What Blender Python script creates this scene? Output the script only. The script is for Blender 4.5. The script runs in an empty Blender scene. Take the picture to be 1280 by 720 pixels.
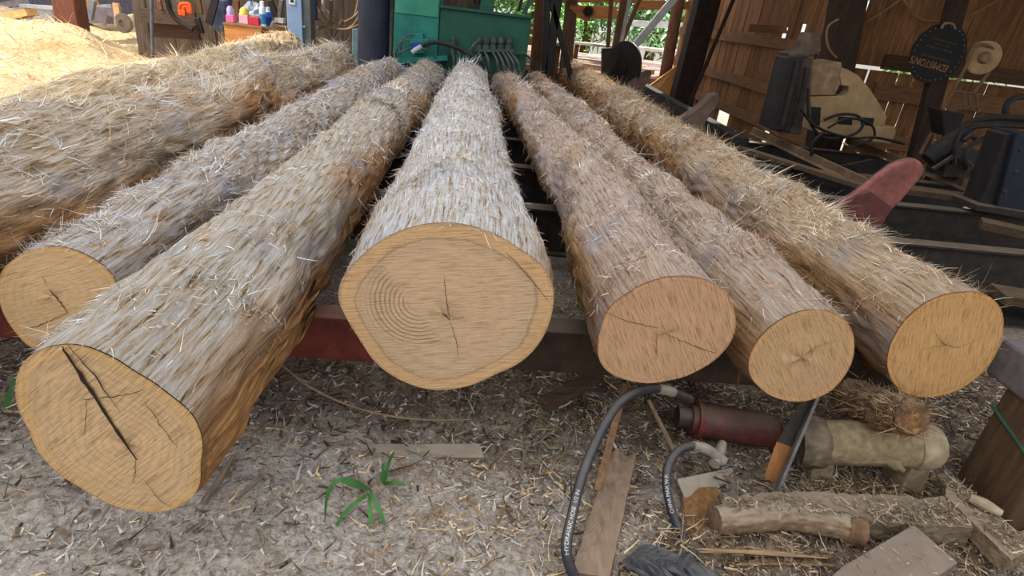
import bpy, math, random
import numpy as np
from mathutils import Vector, Matrix, Quaternion
random.seed(7); rng = np.random.default_rng(11)
SC = bpy.context.scene; COL = SC.collection
PI = math.pi

# ------------------------------------------------------------------ camera
F = 732.0; CZ = 1.45
_up = np.array([190, 1530, 732.]); _up /= np.linalg.norm(_up)
_Y = np.array([-38, 355, -732.]); _Y -= _up*_Y.dot(_up); _Y /= np.linalg.norm(_Y)
RM = np.array([np.cross(_Y, _up), _Y, _up])
CAM = np.array([0, 0, CZ])
def ray(px, py): return RM @ np.array([px-640, 360-py, -F])
def py_(px, py, y): d = ray(px, py); return CAM + d*(y/d[1])      # the point seen there at distance y
def pz_(px, py, z): d = ray(px, py); return CAM + d*((z-CZ)/d[2])  # the point seen there at height z
cd = bpy.data.cameras.new('camera'); cam = bpy.data.objects.new('camera', cd); COL.objects.link(cam)
cd.sensor_width = 36; cd.lens = F*36/1280; cd.clip_start = .02; cd.clip_end = 300
cam.matrix_world = Matrix([list(RM[i])+[CAM[i]] for i in range(3)]+[[0,0,0,1]])
SC.camera = cam

# ------------------------------------------------------------------ helpers
def lin(c):
    c = np.asarray(c, float)/255.
    return np.where(c <= .04045, c/12.92, ((c+.055)/1.055)**2.4)
def rgba(c): return tuple(lin(c))+(1.,)

def tag(o, label=None, cat=None, group=None, kind=None):
    for k, v in (('label', label), ('category', cat), ('group', group), ('kind', kind)):
        if v: o[k] = v
    return o
WL = {}
def wl(o): return WL.get(o.name, np.zeros(3)) if o else np.zeros(3)
def empty(name, loc, label, cat, group=None):
    o = bpy.data.objects.new(name, None); COL.objects.link(o); o.empty_display_size = .1
    o.location = tuple(loc); WL[o.name] = np.array(loc, float)
    return tag(o, label, cat, group)

class MB:
    def __init__(s): s.v = []; s.f = []; s.m = []; s.mi = 0
    def add(s, vs, fs):
        b = len(s.v); s.v += [tuple(map(float, p)) for p in vs]
        s.f += [tuple(b+i for i in f) for f in fs]; s.m += [s.mi]*len(fs); return s
    def box(s, c, size, rz=0, rx=0, ry=0, M=None):
        hx, hy, hz = [a/2 for a in size]
        R = (Matrix.Rotation(rz, 3, 'Z') @ Matrix.Rotation(ry, 3, 'Y') @ Matrix.Rotation(rx, 3, 'X')) if M is None else M
        vs = [Vector(c)+R@Vector((x, y, z)) for x in (-hx, hx) for y in (-hy, hy) for z in (-hz, hz)]
        return s.add(vs, [(0,1,3,2),(4,6,7,5),(0,4,5,1),(2,3,7,6),(0,2,6,4),(1,5,7,3)])
    def bar(s, p0, p1, w, h, up=(0,0,1)):              # box along p0-p1, w sideways, h along up
        p0, p1 = Vector(p0), Vector(p1); d = p1-p0; L = d.length; d.normalize()
        u = Vector(up); sd = d.cross(u)
        if sd.length < 1e-4: sd = d.cross(Vector((0,1,0)))
        sd.normalize(); u = sd.cross(d)
        M = Matrix((d, sd, u)).transposed()
        return s.box((p0+p1)/2, (L, w, h), M=M)
    def tube(s, pts, r, n=10, cap=True, smoothpts=0):
        pts = [Vector(p) for p in pts]
        if smoothpts: pts = crv(pts, smoothpts)
        rs = r if isinstance(r, (list, tuple)) else [r]*len(pts)
        if len(rs) != len(pts): rs = list(np.interp(np.linspace(0,1,len(pts)), np.linspace(0,1,len(rs)), rs))
        vs = []; prev = None
        for i, p in enumerate(pts):
            t = (pts[min(i+1,len(pts)-1)]-pts[max(i-1,0)]).normalized()
            if prev is None:
                a = t.cross(Vector((0,0,1)));
                if a.length < .05: a = t.cross(Vector((0,1,0)))
            else: a = prev - t*prev.dot(t)
            a.normalize(); prev = a; b = t.cross(a)
            vs += [p+(a*math.cos(2*PI*k/n)+b*math.sin(2*PI*k/n))*rs[i] for k in range(n)]
        fs = [(i*n+k, i*n+(k+1)%n, (i+1)*n+(k+1)%n, (i+1)*n+k) for i in range(len(pts)-1) for k in range(n)]
        if cap: fs += [tuple(range(n-1,-1,-1)), tuple((len(pts)-1)*n+k for k in range(n))]
        return s.add(vs, fs)
    def lathe(s, o, axis, prof, n=28):                 # prof: (distance along axis, radius)
        o = Vector(o); ax = Vector(axis).normalized(); a = ax.cross(Vector((0,0,1)))
        if a.length < .05: a = ax.cross(Vector((0,1,0)))
        a.normalize(); b = ax.cross(a); vs = []
        for h, r in prof: vs += [o+ax*h+(a*math.cos(2*PI*k/n)+b*math.sin(2*PI*k/n))*max(r,1e-4) for k in range(n)]
        fs = [(i*n+k, i*n+(k+1)%n, (i+1)*n+(k+1)%n, (i+1)*n+k) for i in range(len(prof)-1) for k in range(n)]
        fs += [tuple(range(n-1,-1,-1)), tuple((len(prof)-1)*n+k for k in range(n))]
        return s.add(vs, fs)
    def prism(s, pts, ext):
        pts = [Vector(p) for p in pts]; e = Vector(ext); n = len(pts)
        return s.add(pts+[p+e for p in pts], [tuple(range(n)), tuple(range(2*n-1,n-1,-1))]+[(i,(i+n),(i+1)%n+n,(i+1)%n) for i in range(n)])
    def prism_px(s, px, y, depth): return s.prism([py_(a, b, y) for a, b in px], (0, depth, 0))
    def build(s, name, mats, parent=None, smooth=False, bevel=0, origin=None, hq=False):
        v = np.array(s.v)
        if parent is not None: o0 = wl(parent)
        elif origin is not None: o0 = np.array(origin, float)
        else: lo, hi = v.min(0), v.max(0); o0 = np.array([(lo[0]+hi[0])/2, (lo[1]+hi[1])/2, lo[2]])
        me = bpy.data.meshes.new(name); me.from_pydata((v-o0).tolist(), [], s.f)
        mats = mats if isinstance(mats, (list, tuple)) else [mats]
        for m in mats: me.materials.append(m)
        me.polygons.foreach_set('material_index', s.m)
        me.polygons.foreach_set('use_smooth', [smooth]*len(s.f))
        import bmesh
        bm = bmesh.new(); bm.from_mesh(me); bmesh.ops.recalc_face_normals(bm, faces=bm.faces); bm.to_mesh(me); bm.free()
        me.update()
        o = bpy.data.objects.new(name, me); COL.objects.link(o)
        if smooth:
            try: me.set_sharp_from_angle(angle=math.radians(42))
            except Exception: pass
        if bevel:
            b = o.modifiers.new('edge', 'BEVEL'); b.width = bevel; b.segments = 2; b.limit_method = 'ANGLE'
        if parent is not None: o.parent = parent; WL[o.name] = o0
        else: o.location = tuple(o0); WL[o.name] = o0
        return o
def crv(pts, k):                                       # Catmull-Rom
    P = [Vector(p) for p in pts]; out = []
    for i in range(len(P)-1):
        a, b, c, d = P[max(i-1,0)], P[i], P[i+1], P[min(i+2,len(P)-1)]
        for j in range(k):
            t = j/k; out.append(.5*((2*b)+(c-a)*t+(2*a-5*b+4*c-d)*t*t+(3*b-a-3*c+d)*t**3))
    return out+[P[-1]]
def fast_mesh(name, V, Q, mat, parent=None, col=None, smooth=True, origin=None, uv=None):
    o0 = wl(parent) if parent is not None else (np.array(origin, float) if origin is not None else np.zeros(3))
    me = bpy.data.meshes.new(name); V = np.asarray(V, float)-o0; Q = np.asarray(Q, np.int32)
    me.vertices.add(len(V)); me.vertices.foreach_set('co', V.ravel())
    me.loops.add(Q.size); me.loops.foreach_set('vertex_index', Q.ravel())
    me.polygons.add(len(Q)); me.polygons.foreach_set('loop_start', np.arange(0, Q.size, Q.shape[1], dtype=np.int32))
    me.polygons.foreach_set('use_smooth', np.full(len(Q), smooth))
    if col is not None:
        a = me.attributes.new('Col', 'FLOAT_COLOR', 'POINT'); c4 = np.ones((len(V), 4)); c4[:, :col.shape[1]] = col
        a.data.foreach_set('color', c4.ravel())
    if uv is not None:
        l = me.uv_layers.new(name='UVMap'); l.data.foreach_set('uv', np.asarray(uv)[Q.ravel()].ravel())
    me.materials.append(mat); me.update(); me.validate()
    o = bpy.data.objects.new(name, me); COL.objects.link(o)
    if parent is not None: o.parent = parent
    o.location = (0,0,0) if parent is not None else tuple(o0)
    WL[o.name] = o0
    return o
def ribbons(root, d, nrm, L, W, lift, curl, bend, nseg=3):
    side = np.cross(d, nrm); side /= np.linalg.norm(side, axis=1, keepdims=True)+1e-9
    N = len(root); out = np.zeros((N, nseg+1, 2, 3)); L = L[:, None]; tw = rng.normal(0, .6, N)[:, None]
    wd = side*np.cos(tw)+nrm*np.sin(tw)
    for k in range(nseg+1):
        s = k/nseg
        c = root+d*L*s+nrm*L*(lift[:, None]*s+curl[:, None]*s*s)+side*L*bend[:, None]*s*s
        w = (W*(1-.8*s)/2)[:, None]
        out[:, k, 0] = c-wd*w; out[:, k, 1] = c+wd*w
    V = out.reshape(-1, 3); st = (np.arange(N)*(nseg+1)*2)[:, None]
    q = [np.concatenate([st+2*k, st+2*k+1, st+2*k+3, st+2*k+2], 1) for k in range(nseg)]
    return V, np.concatenate(q, 0), 2*(nseg+1)
class SNoise:                                          # smooth noise periodic in theta
    def __init__(s, seed, n=26, kmax=7, fmax=6., power=.7):
        r = np.random.default_rng(seed); s.k = r.integers(0, kmax+1, n); s.m = r.uniform(-fmax, fmax, n)
        s.ph = r.uniform(0, 2*PI, n); s.a = 1/(1+np.abs(s.k)/1.5+np.abs(s.m)/2.)**power; s.a /= np.sqrt((s.a**2).sum()/2)
    def __call__(s, th, v):
        o = np.zeros(np.broadcast(th, v).shape)
        for k, m, p, a in zip(s.k, s.m, s.ph, s.a): o = o+a*np.sin(k*th+m*v+p)
        return o
def vnoise(x, y, seed=0, n=30, f=3., power=1.):
    r = np.random.default_rng(seed); o = np.zeros(np.broadcast(x, y).shape); tot = 0
    for _ in range(n):
        fr = f*math.exp(r.uniform(-1.2, 1.6)); an = r.uniform(0, 2*PI); a = fr**-power; tot += a*a/2
        o = o+a*np.sin(fr*(math.cos(an)*x+math.sin(an)*y)+r.uniform(0, 6.28))
    return o/math.sqrt(tot)

# ------------------------------------------------------------------ materials
class NT:
    def __init__(s, name):
        s.m = bpy.data.materials.new(name); s.m.use_nodes = True; s.t = s.m.node_tree; s.t.nodes.clear()
        s.out = s.n('ShaderNodeOutputMaterial'); s.b = s.n('ShaderNodeBsdfPrincipled'); s.l(s.b.outputs[0], s.out.inputs[0])
        s.b.inputs['Specular IOR Level'].default_value = .25
    def n(s, typ, **k):
        x = s.t.nodes.new(typ)
        for a, b in k.items(): setattr(x, a, b)
        return x
    def l(s, a, b): s.t.links.new(a, b)
    def co(s, stretch=(1,1,1), kind='Object', rot=(0,0,0)):
        tc = s.n('ShaderNodeTexCoord'); mp = s.n('ShaderNodeMapping'); mp.inputs['Scale'].default_value = stretch; mp.inputs['Rotation'].default_value = rot
        s.l(tc.outputs[kind], mp.inputs[0]); return mp.outputs[0]
    def noise(s, vec, scale, detail=5, rough=.6, dist=0):
        x = s.n('ShaderNodeTexNoise'); x.inputs['Scale'].default_value = scale; x.inputs['Detail'].default_value = detail
        x.inputs['Roughness'].default_value = rough; x.inputs['Distortion'].default_value = dist; s.l(vec, x.inputs['Vector']); return x.outputs['Fac']
    def ramp(s, fac, stops):
        x = s.n('ShaderNodeValToRGB'); e = x.color_ramp.elements
        while len(e) < len(stops): e.new(.5)
        for el, (p, c) in zip(e, stops): el.position = p; el.color = rgba(c) if len(c) == 3 else c
        s.l(fac, x.inputs[0]); return x.outputs[0]
    def mix(s, fac, a, b, mode='MIX'):
        x = s.n('ShaderNodeMix', data_type='RGBA', blend_type=mode)
        for v, i in ((fac, 0), (a, 6), (b, 7)):
            if isinstance(v, (int, float)): x.inputs[i].default_value = v
            elif isinstance(v, tuple): x.inputs[i].default_value = v
            else: s.l(v, x.inputs[i])
        return x.outputs[2]
    def math(s, op, a, b=0., clamp=False):
        x = s.n('ShaderNodeMath', operation=op, use_clamp=clamp)
        for v, i in ((a, 0), (b, 1)):
            if isinstance(v, (int, float)): x.inputs[i].default_value = v
            else: s.l(v, x.inputs[i])
        return x.outputs[0]
    def bump(s, h, strength=.5, dist=.01):
        x = s.n('ShaderNodeBump'); x.inputs['Strength'].default_value = strength; x.inputs['Distance'].default_value = dist
        s.l(h, x.inputs['Height']); s.l(x.outputs[0], s.b.inputs['Normal'])
    def base(s, c, rough=.9, metal=0.):
        if isinstance(c, tuple): s.b.inputs['Base Color'].default_value = c
        else: s.l(c, s.b.inputs['Base Color'])
        s.b.inputs['Roughness'].default_value = rough; s.b.inputs['Metallic'].default_value = metal
def sh(c, k): return tuple(min(255, max(0, v*k)) for v in c)
_mc = {}
def surf(name, c, c2=None, scale=12, stretch=(1,1,1), rough=.8, metal=0., bump=.3, dust=None, island=.0, spec=None):
    """noisy surface: c to c2, optional dust settled on the upward faces, optional tone change per plank"""
    if name in _mc: return _mc[name]
    t = NT(name); c2 = c2 or sh(c, .7); v = t.co(stretch)
    f = t.noise(v, scale, 6, .65)
    k = t.ramp(f, [(.3, c2), (.5, tuple((a+b)/2 for a, b in zip(c, c2))), (.7, c)])
    if island:
        g = t.n('ShaderNodeNewGeometry'); r = t.math('MULTIPLY_ADD', g.outputs['Random Per Island'], island); r.node.inputs[2].default_value = 1-island*.6
        cc = t.n('ShaderNodeCombineColor'); [t.l(r, cc.inputs[i]) for i in range(3)]
        k = t.mix(1., k, cc.outputs[0], 'MULTIPLY')
    if dust:
        g = t.n('ShaderNodeNewGeometry'); sx = t.n('ShaderNodeSeparateXYZ'); t.l(g.outputs['Normal'], sx.inputs[0])
        nf = t.noise(t.co(), 9, 5); a = t.math('MULTIPLY_ADD', sx.outputs[2], .9); a.node.inputs[2].default_value = -.55
        a = t.math('ADD', a, nf); a = t.math('SUBTRACT', a, .35); a = t.math('MULTIPLY', a, dust[1]*2.2, True)
        k = t.mix(a, k, rgba(dust[0]))
    t.base(k, rough, metal)
    if spec is not None: t.b.inputs['Specular IOR Level'].default_value = spec
    if bump: t.bump(f, bump, .01)
    _mc[name] = t.m; return t.m
def wood(name, c, c2=None, axis='z', scale=9, rough=.85, bump=.35, island=.35, **k):
    st = {'x': (.12,1,1), 'y': (1,.12,1), 'z': (1,1,.12)}[axis]
    return surf(name, c, c2, scale*2, tuple(3*a for a in st), rough, 0., bump, island=island, **k)
def attr_mat(name, rough=.9, trans=False):
    t = NT(name); a = t.n('ShaderNodeAttribute', attribute_name='Col'); t.base(a.outputs['Color'], rough); t.b.inputs['Specular IOR Level'].default_value = .15
    return t.m
DUST = (172, 154, 132)
M_FIB = attr_mat('shredded fibre')
M_CHIP = attr_mat('wood chip')
M_LEAF = attr_mat('leaf', .6)

def bark_mat(name, pale, tan, brown, grey, patch):
    t = NT(name); uv = t.co((1,1,1), 'UV')
    mp = lambda sx, sy: t.co((sx, sy, 1), 'UV')
    st = t.noise(mp(95, 6.5), 1., 8, .75, .3)
    big = t.noise(mp(2.2, 1.6), 1., 3, .6)
    at = t.n('ShaderNodeAttribute', attribute_name='Col'); sp = t.n('ShaderNodeSeparateColor'); t.l(at.outputs['Color'], sp.inputs[0])
    k = t.ramp(st, [(.36, sh(brown,.62)), (.455, sh(tan,.95)), (.54, sh(pale,.92)), (.7, sh(pale, 1.06))])
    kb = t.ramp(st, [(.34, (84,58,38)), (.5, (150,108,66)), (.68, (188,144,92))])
    k = t.mix(sp.outputs[0], k, kb)                                      # browner towards the flanks
    gm = t.math('MULTIPLY', t.math('SUBTRACT', big, .53), 8, True)
    k = t.mix(t.math('MULTIPLY', gm, .6), k, rgba(grey))
    pm = t.math('MULTIPLY', t.math('SUBTRACT', t.noise(mp(3., 2.2), 1.3, 4, .6), .58), 7, True)
    k = t.mix(t.math('MULTIPLY', pm, .55), k, t.ramp(st, [(.3, sh(patch, .7)), (.7, patch)]))
    dk = t.math('MULTIPLY', t.math('SUBTRACT', t.noise(mp(3.5, 1.5), 1.7, 4, .6), .62), 8, True)
    k = t.mix(t.math('MULTIPLY', dk, .4), k, rgba(sh(grey, .5)))
    t.base(k, .92); t.bump(t.noise(mp(120, 9), 1., 7, .75, .3), 1., .012)
    return t.m
def face_mat(name, core, sap, line, saw_ang, ring_amt=.25, saw_amt=.3, arc=None, ringscale=70, sap_at=.78, ringdark=.9):
    """sawn log end: UV in metres about the pith; Col.r = distance from the pith to the rim (0..1)"""
    t = NT(name); uv = t.co((1,1,1), 'UV'); at = t.n('ShaderNodeAttribute', attribute_name='Col'); sp = t.n('ShaderNodeSeparateColor'); t.l(at.outputs['Color'], sp.inputs[0])
    nz = t.noise(uv, 7, 6, .65); rr = sp.outputs[0]
    rd = t.math('ADD', rr, t.math('MULTIPLY', t.math('SUBTRACT', nz, .5), .16))
    k = t.ramp(rd, [(0, sh(core, .9)), (.25, core), (sap_at-.03, sh(core, .97)), (sap_at-.012, sh(core, ringdark)), (sap_at+.01, sap), (.96, sh(sap, 1.04)), (1., sh(sap, .84))])
    rings = t.math('SINE', t.math('MULTIPLY', t.math('ADD', rd, t.math('MULTIPLY', nz, .12)), float(ringscale)))
    rm = t.math('MULTIPLY', t.math('POWER', t.math('MULTIPLY_ADD', rings, .5), 3.), ring_amt, True); rm.node.inputs[0].links[0].from_node.inputs[0].links[0].from_node.inputs[2].default_value = .5
    k = t.mix(rm, k, rgba(line))
    wv = t.n('ShaderNodeTexWave'); mp = t.n('ShaderNodeMapping'); mp.inputs['Rotation'].default_value = (0,0,saw_ang)
    tc = t.n('ShaderNodeTexCoord'); t.l(tc.outputs['UV'], mp.inputs[0]); t.l(mp.outputs[0], wv.inputs[0])
    wv.inputs['Scale'].default_value = 22; wv.inputs['Distortion'].default_value = 7; wv.inputs['Detail'].default_value = 5; wv.inputs['Detail Scale'].default_value = 1.2
    mp2 = t.n('ShaderNodeMapping'); mp2.vector_type = 'POINT'; mp2.inputs['Scale'].default_value = (230, 14, 1)
    mp3 = t.n('ShaderNodeMapping'); mp3.inputs['Rotation'].default_value = (0,0,saw_ang); t.l(tc.outputs['UV'], mp3.inputs[0]); t.l(mp3.outputs[0], mp2.inputs[0]); fn = t.noise(mp2.outputs[0], 1., 5, .65)
    sm = t.math('MULTIPLY', t.math('SUBTRACT', fn, .5), 7*saw_amt, True)
    k = t.mix(sm, k, rgba(sh(line, .9)))
    hl = t.math('MULTIPLY', t.math('SUBTRACT', .46, fn), 6*saw_amt, True)
    k = t.mix(hl, k, rgba(sh(core, 1.13)))
    blot = t.math('MULTIPLY', t.math('SUBTRACT', t.noise(uv, 5, 3), .54), 4, True)
    k = t.mix(t.math('MULTIPLY', blot, .3), k, rgba(sh(sap, .8)))
    fine = t.noise(uv, 160, 3); k = t.mix(.12, k, t.ramp(fine, [(.3, sh(core, .6)), (.7, sh(core, 1.2))]))
    h = fn
    if arc is not None:                                                  # curved chain-saw marks round a centre
        sx = t.n('ShaderNodeSeparateXYZ'); t.l(uv, sx.inputs[0])
        dx = t.math('SUBTRACT', sx.outputs[0], arc[0]); dy = t.math('SUBTRACT', sx.outputs[1], arc[1])
        dist = t.math('SQRT', t.math('ADD', t.math('MULTIPLY', dx, dx), t.math('MULTIPLY', dy, dy)))
        dist = t.math('ADD', dist, t.math('MULTIPLY', nz, .02))
        w = t.math('SINE', t.math('MULTIPLY', dist, 480.))
        mk = t.math('MULTIPLY', t.math('SUBTRACT', arc[2], dist), 30., True)
        mk = t.math('MULTIPLY', mk, t.math('MULTIPLY', t.math('SUBTRACT', dist, arc[3]), 40., True)); mk = t.math('MULTIPLY', mk, t.math('MULTIPLY', t.math('SUBTRACT', t.math('SUBTRACT', -.012, dx), t.math('MULTIPLY', dy, .8)), 30., True))
        wm = t.math('MULTIPLY', t.math('MULTIPLY', t.math('POWER', t.math('MAXIMUM', w, 0.), 2.), mk), .6)
        k = t.mix(wm, k, rgba(sh(line, .75))); h = t.math('SUBTRACT', h, wm)
    t.base(k, .88); t.bump(h, .45, .006); return t.m
M_CRACK = surf('drying crack', (58, 40, 26), (35, 24, 16), 40, rough=1, bump=0)

# ------------------------------------------------------------------ ground
sig0 = lambda v: 1/(1+np.exp(-np.clip(v, -40, 40)))
def gz(x, y):
    x = np.asarray(x, float); y = np.asarray(y, float)
    h = .016*vnoise(x, y, 3, 26, 3.0)+.006*vnoise(x, y, 5, 26, 16.)
    h = h-.01+.05*np.exp(-((x+.9)**2/.5+(y-1.2)**2/.3))-.03*np.exp(-((x-.25)**2/.12+(y-1.75)**2/.03))
    return h
def axis_steps(parts):
    o = [];
    for a, b, st in parts: o += list(np.arange(a, b-1e-6, st))
    return np.array(o+[parts[-1][1]])
GX = axis_steps([(-60,-12,6),(-12,-3,.3),(-3,3,.025),(3,12,.3),(12,60,6)])
GY = axis_steps([(-20,0,2),(0,.8,.1),(.8,3.4,.025),(3.4,14,.2),(14,80,6)])
gx, gy = np.meshgrid(GX, GY); ghz = gz(gx, gy); nx = len(GX)
near = (np.abs(gx) < 3) & (gy > .8) & (gy < 3.4)
ghz = np.where(near, ghz+.004*vnoise(gx, gy, 9, 30, 60., .6), ghz)
V = np.stack([gx, gy, ghz], -1).reshape(-1, 3); ii = np.arange(len(GY)-1)[:, None]*nx+np.arange(nx-1)[None]
Q = np.stack([ii, ii+1, ii+nx+1, ii+nx], -1).reshape(-1, 4)
t = NT('dusty ground'); co = t.co()
a = t.noise(co, 3.5, 6, .65); b = t.noise(co, 45, 6, .75, .6); c = t.noise(co, 1.1, 4)
k = t.ramp(b, [(.3, (84, 72, 62)), (.42, (146, 132, 118)), (.55, (182, 169, 154)), (.72, (208, 198, 184))])
k = t.mix(t.math('MULTIPLY', t.math('SUBTRACT', a, .5), 5, True), k, t.ramp(b, [(.3, (84, 64, 46)), (.52, (148, 124, 98)), (.72, (196, 170, 136))]))
k = t.mix(t.math('MULTIPLY', t.math('SUBTRACT', c, .6), 4, True), k, rgba((150, 146, 144)))
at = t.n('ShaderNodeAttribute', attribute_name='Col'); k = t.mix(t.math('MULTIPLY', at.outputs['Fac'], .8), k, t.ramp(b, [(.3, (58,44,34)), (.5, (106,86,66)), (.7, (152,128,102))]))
t.base(k, .97); t.bump(t.math('ADD', b, t.math('MULTIPLY', t.noise(co, 160, 4), .5)), .8, .012)
gc = np.clip(.75*sig0((gx-.5)*5)*sig0((3-gy)*4)+.9*np.exp(-((gy-2.05)/.32)**2)*(np.abs(gx) < 3.2), 0, 1).reshape(-1,1)*np.ones((1,3))  # brown mulch tint; the right side is also darkened for shade
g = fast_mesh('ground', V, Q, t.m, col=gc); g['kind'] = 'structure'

# ------------------------------------------------------------------ logs
LOGS = []
def zoom(pts, ox, oy, s): return [(ox+x/s, oy+y/s) for x, y in pts]
def make_log(label, outline, y0, far, rfar, yfar, pal, fmat, seed, nfib=15000, bend=0., knobs=(), rmid=None, bands=(), skew=0., longf=0., dirsign=-1, cracks=(), pith=(0,0), side_tan=1., bump=.012, whole=False, fl=1., wf=1., frill=2.2, ntuft=60, tlen=1.):
    LN = LOGS; L = yfar-y0
    if whole: A0 = np.array(outline[:3], float); R0 = lambda th: np.full_like(th, outline[3])*(1+.03*np.sin(3*th+seed))
    else:
        P = np.array([py_(px, py, y0) for px, py in outline]); A0 = P.mean(0)
        area_c = A0; dv = P-area_c; ang = np.arctan2(dv[:,2], dv[:,0]); rad = np.hypot(dv[:,0], dv[:,2]); o = np.argsort(ang)
        xa = np.concatenate([ang[o]-2*PI, ang[o], ang[o]+2*PI]); xr = np.tile(rad[o], 3)
        R0 = lambda th: sum(np.interp(np.mod(th+e+PI, 2*PI)-PI, xa, xr) for e in (-.1,-.05,0,.05,.1))/5
    A1 = np.array(far, float); r0m = R0(np.linspace(-PI, PI, 64)).mean(); rn = SNoise(seed, 30, 5, 5.); sn = SNoise(seed+50, 40, 24, 40., .5); bn = SNoise(seed+9, 6, 0, .9)
    vb = np.array(list(bands), float) if len(bands) else None
    def bw(th, bi): return np.clip(.45+.75*np.sin(th*(1+np.asarray(bi)%2)+np.asarray(bi)*2.7+seed), 0, 1)
    def axis(t):
        t = np.asarray(t, float)[..., None]; p = A0+(A1-A0)*t
        w = np.sin(PI*t)
        off = np.concatenate([bend*w+bn(0*t, t*5)*.03*w, 0*t, 0*t], -1)
        return p+off
    def radius(th, t):
        v = t*L; s = np.clip(v/1.3, 0, 1); s = s*s*(3-2*s)
        ra = r0m*.97*(1-t)+rfar*t
        if rmid: ra = ra+(rmid-(r0m+rfar)/2)*np.sin(PI*t)
        r = R0(th)*(1-s)+ra*s
        d = s*.3+.7*np.clip(v/.15, 0, 1)
        r = r+d*(bump*1.3*rn(th, v*1.1)+bump*.45*sn(th, v))
        for kv, kth, amp, sv, sth in knobs:
            dth = np.mod(th-kth+PI, 2*PI)-PI
            r = r+amp*np.exp(-((v-kv)/sv)**2-(dth/sth)**2)
        if vb is not None:
            for bi, b0 in enumerate(vb): r = r+.009*bw(th, bi)*np.exp(-((v-b0-.07*np.sin(th*2+seed+bi*2.1)-.04*np.sin(th*5+bi))/.05)**2)*np.clip(v/.1,0,1)
        return r
    def pos(th, t):
        c = axis(t); r = radius(th, t)
        return c+np.stack([r*np.cos(th), 0*r, r*np.sin(th)], -1)
    nt, nth = 230, 120
    tt = np.linspace(0, 1, nt)**1.5; th = np.linspace(-PI/2, 1.5*PI, nth+1)
    T, TH = np.meshgrid(tt, th, indexing='ij'); V = pos(TH, T).reshape(-1, 3)
    ii = np.arange(nt-1)[:, None]*(nth+1)+np.arange(nth)[None]
    Q = np.stack([ii, ii+1, ii+nth+2, ii+nth+1], -1).reshape(-1, 4)
    uv = np.stack([TH*r0m, T*L], -1).reshape(-1, 2)
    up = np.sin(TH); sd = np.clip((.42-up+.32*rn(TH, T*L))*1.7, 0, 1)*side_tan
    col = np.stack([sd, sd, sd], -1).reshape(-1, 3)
    V = V.reshape(-1, 3); org = (A0[0], A0[1], A0[2]-r0m)
    # far end cap as a fan of quads
    base = (nt-1)*(nth+1); V = np.concatenate([V, [pos(np.array(0.), np.array(1.))*0+axis(np.array(1.))]], 0); ci = len(V)-1
    capq = np.array([(base+i, base+i+1, base+i+2, ci) for i in range(0, nth, 2)])
    uv = np.concatenate([uv, [[0, L]]], 0); col = np.concatenate([col, [[.6]*3]], 0); Q = np.concatenate([Q, capq], 0)
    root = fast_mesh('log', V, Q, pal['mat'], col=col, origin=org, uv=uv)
    tag(root, label, 'log', 'debarked logs lying side by side on the deck')
    # sawn end face
    nr, nf = 14, 120; thf = np.linspace(-PI, PI, nf, endpoint=False); rim = pos(thf, np.zeros(nf)); fn = SNoise(seed+3, 12, 5, 3.)
    pc = A0+np.array([pith[0], 0, pith[1]]); rho = np.linspace(0, 1, nr)
    Vf = pc+(rim-pc)[None]*rho[:, None, None]; Vf[..., 1] -= .003+.002*fn(thf[None], rho[:, None]*3)*(1-rho[:, None])
    ii = np.arange(nr-1)[:, None]*nf+np.arange(nf)[None]; jj = np.arange(nr-1)[:, None]*nf+(np.arange(nf)+1)[None] % nf
    Qf = np.stack([ii, ii+nf, jj+nf, jj], -1).reshape(-1, 4)
    fuv = (Vf-pc)[..., [0, 2]].reshape(-1, 2); fc = np.repeat(rho, nf)[:, None]*np.ones((1, 3))
    face = fast_mesh('cut_face', Vf.reshape(-1, 3), Qf, fmat, parent=root, col=fc, uv=fuv)
    if cracks:
        for cr in cracks:
            mb = MB()                                                # px polyline with a width in metres
            pts = [py_(a, b, y0-.0075) for a, b in cr[0]]; P2 = crv(pts, 6); w = cr[1]; n = len(P2); lo = []; hi = []
            for i, p in enumerate(P2):
                d = (P2[min(i+1,n-1)]-P2[max(i-1,0)]).normalized(); s = Vector((-d.z, 0, d.x)); ww = w*(.25+.75*math.sin(PI*min(.98, (i+.6)/n)))*random.uniform(.6, 1.2)/2
                j = s*random.gauss(0, .0012); lo.append(p+s*ww+j); hi.append(p-s*ww+j)
            mb.add(lo+hi, [(i, i+1, n+i+1, n+i) for i in range(n-1)])
            mb.build('crack', M_CRACK, face)
    # shredded fibres
    N = int(nfib*1.25); t_ = rng.beta(.75, 1.25, N); th_ = rng.normal(PI/2, 1.05, N)
    if vb is not None:
        nb = int(N*.34); idx = rng.integers(0, len(vb), nb); ok = rng.permutation(N)[:nb]
        t_[ok] = (vb[idx]+rng.normal(0, .035, nb)+.07*np.sin(th_[ok]*2+seed+idx*2.1)+.04*np.sin(th_[ok]*5+idx))/L; inb = np.zeros(N, bool); inb[ok] = True; inb[ok] &= rng.random(nb) < bw(th_[ok], idx)+.08; t_[ok] = np.where(inb[ok], t_[ok], -1)
    else: inb = np.zeros(N, bool)
    keep = (t_ > .001) & (t_ < 1) & (np.abs(th_-PI/2) < 2.6); dens = SNoise(seed+21, 30, 6, 9., .5)
    keep &= (dens(th_, t_*L)+.35*rng.normal(0,1,N) > 0.) | inb | (rng.random(N) < .22)
    t_, th_, inb = t_[keep], th_[keep], inb[keep]; N = len(t_)
    root_p = pos(th_, t_); nrm = np.stack([np.cos(th_), 0*th_, np.sin(th_)], -1)
    az = skew*SNoise(seed+31, 14, 3, 3.)(th_, t_*L)+rng.normal(0, .38, N)
    ax = np.array([0, 1., 0]); tan = np.stack([-np.sin(th_), 0*th_, np.cos(th_)], -1)
    sg = np.where(rng.random(N) < .85, dirsign, -dirsign)
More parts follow.
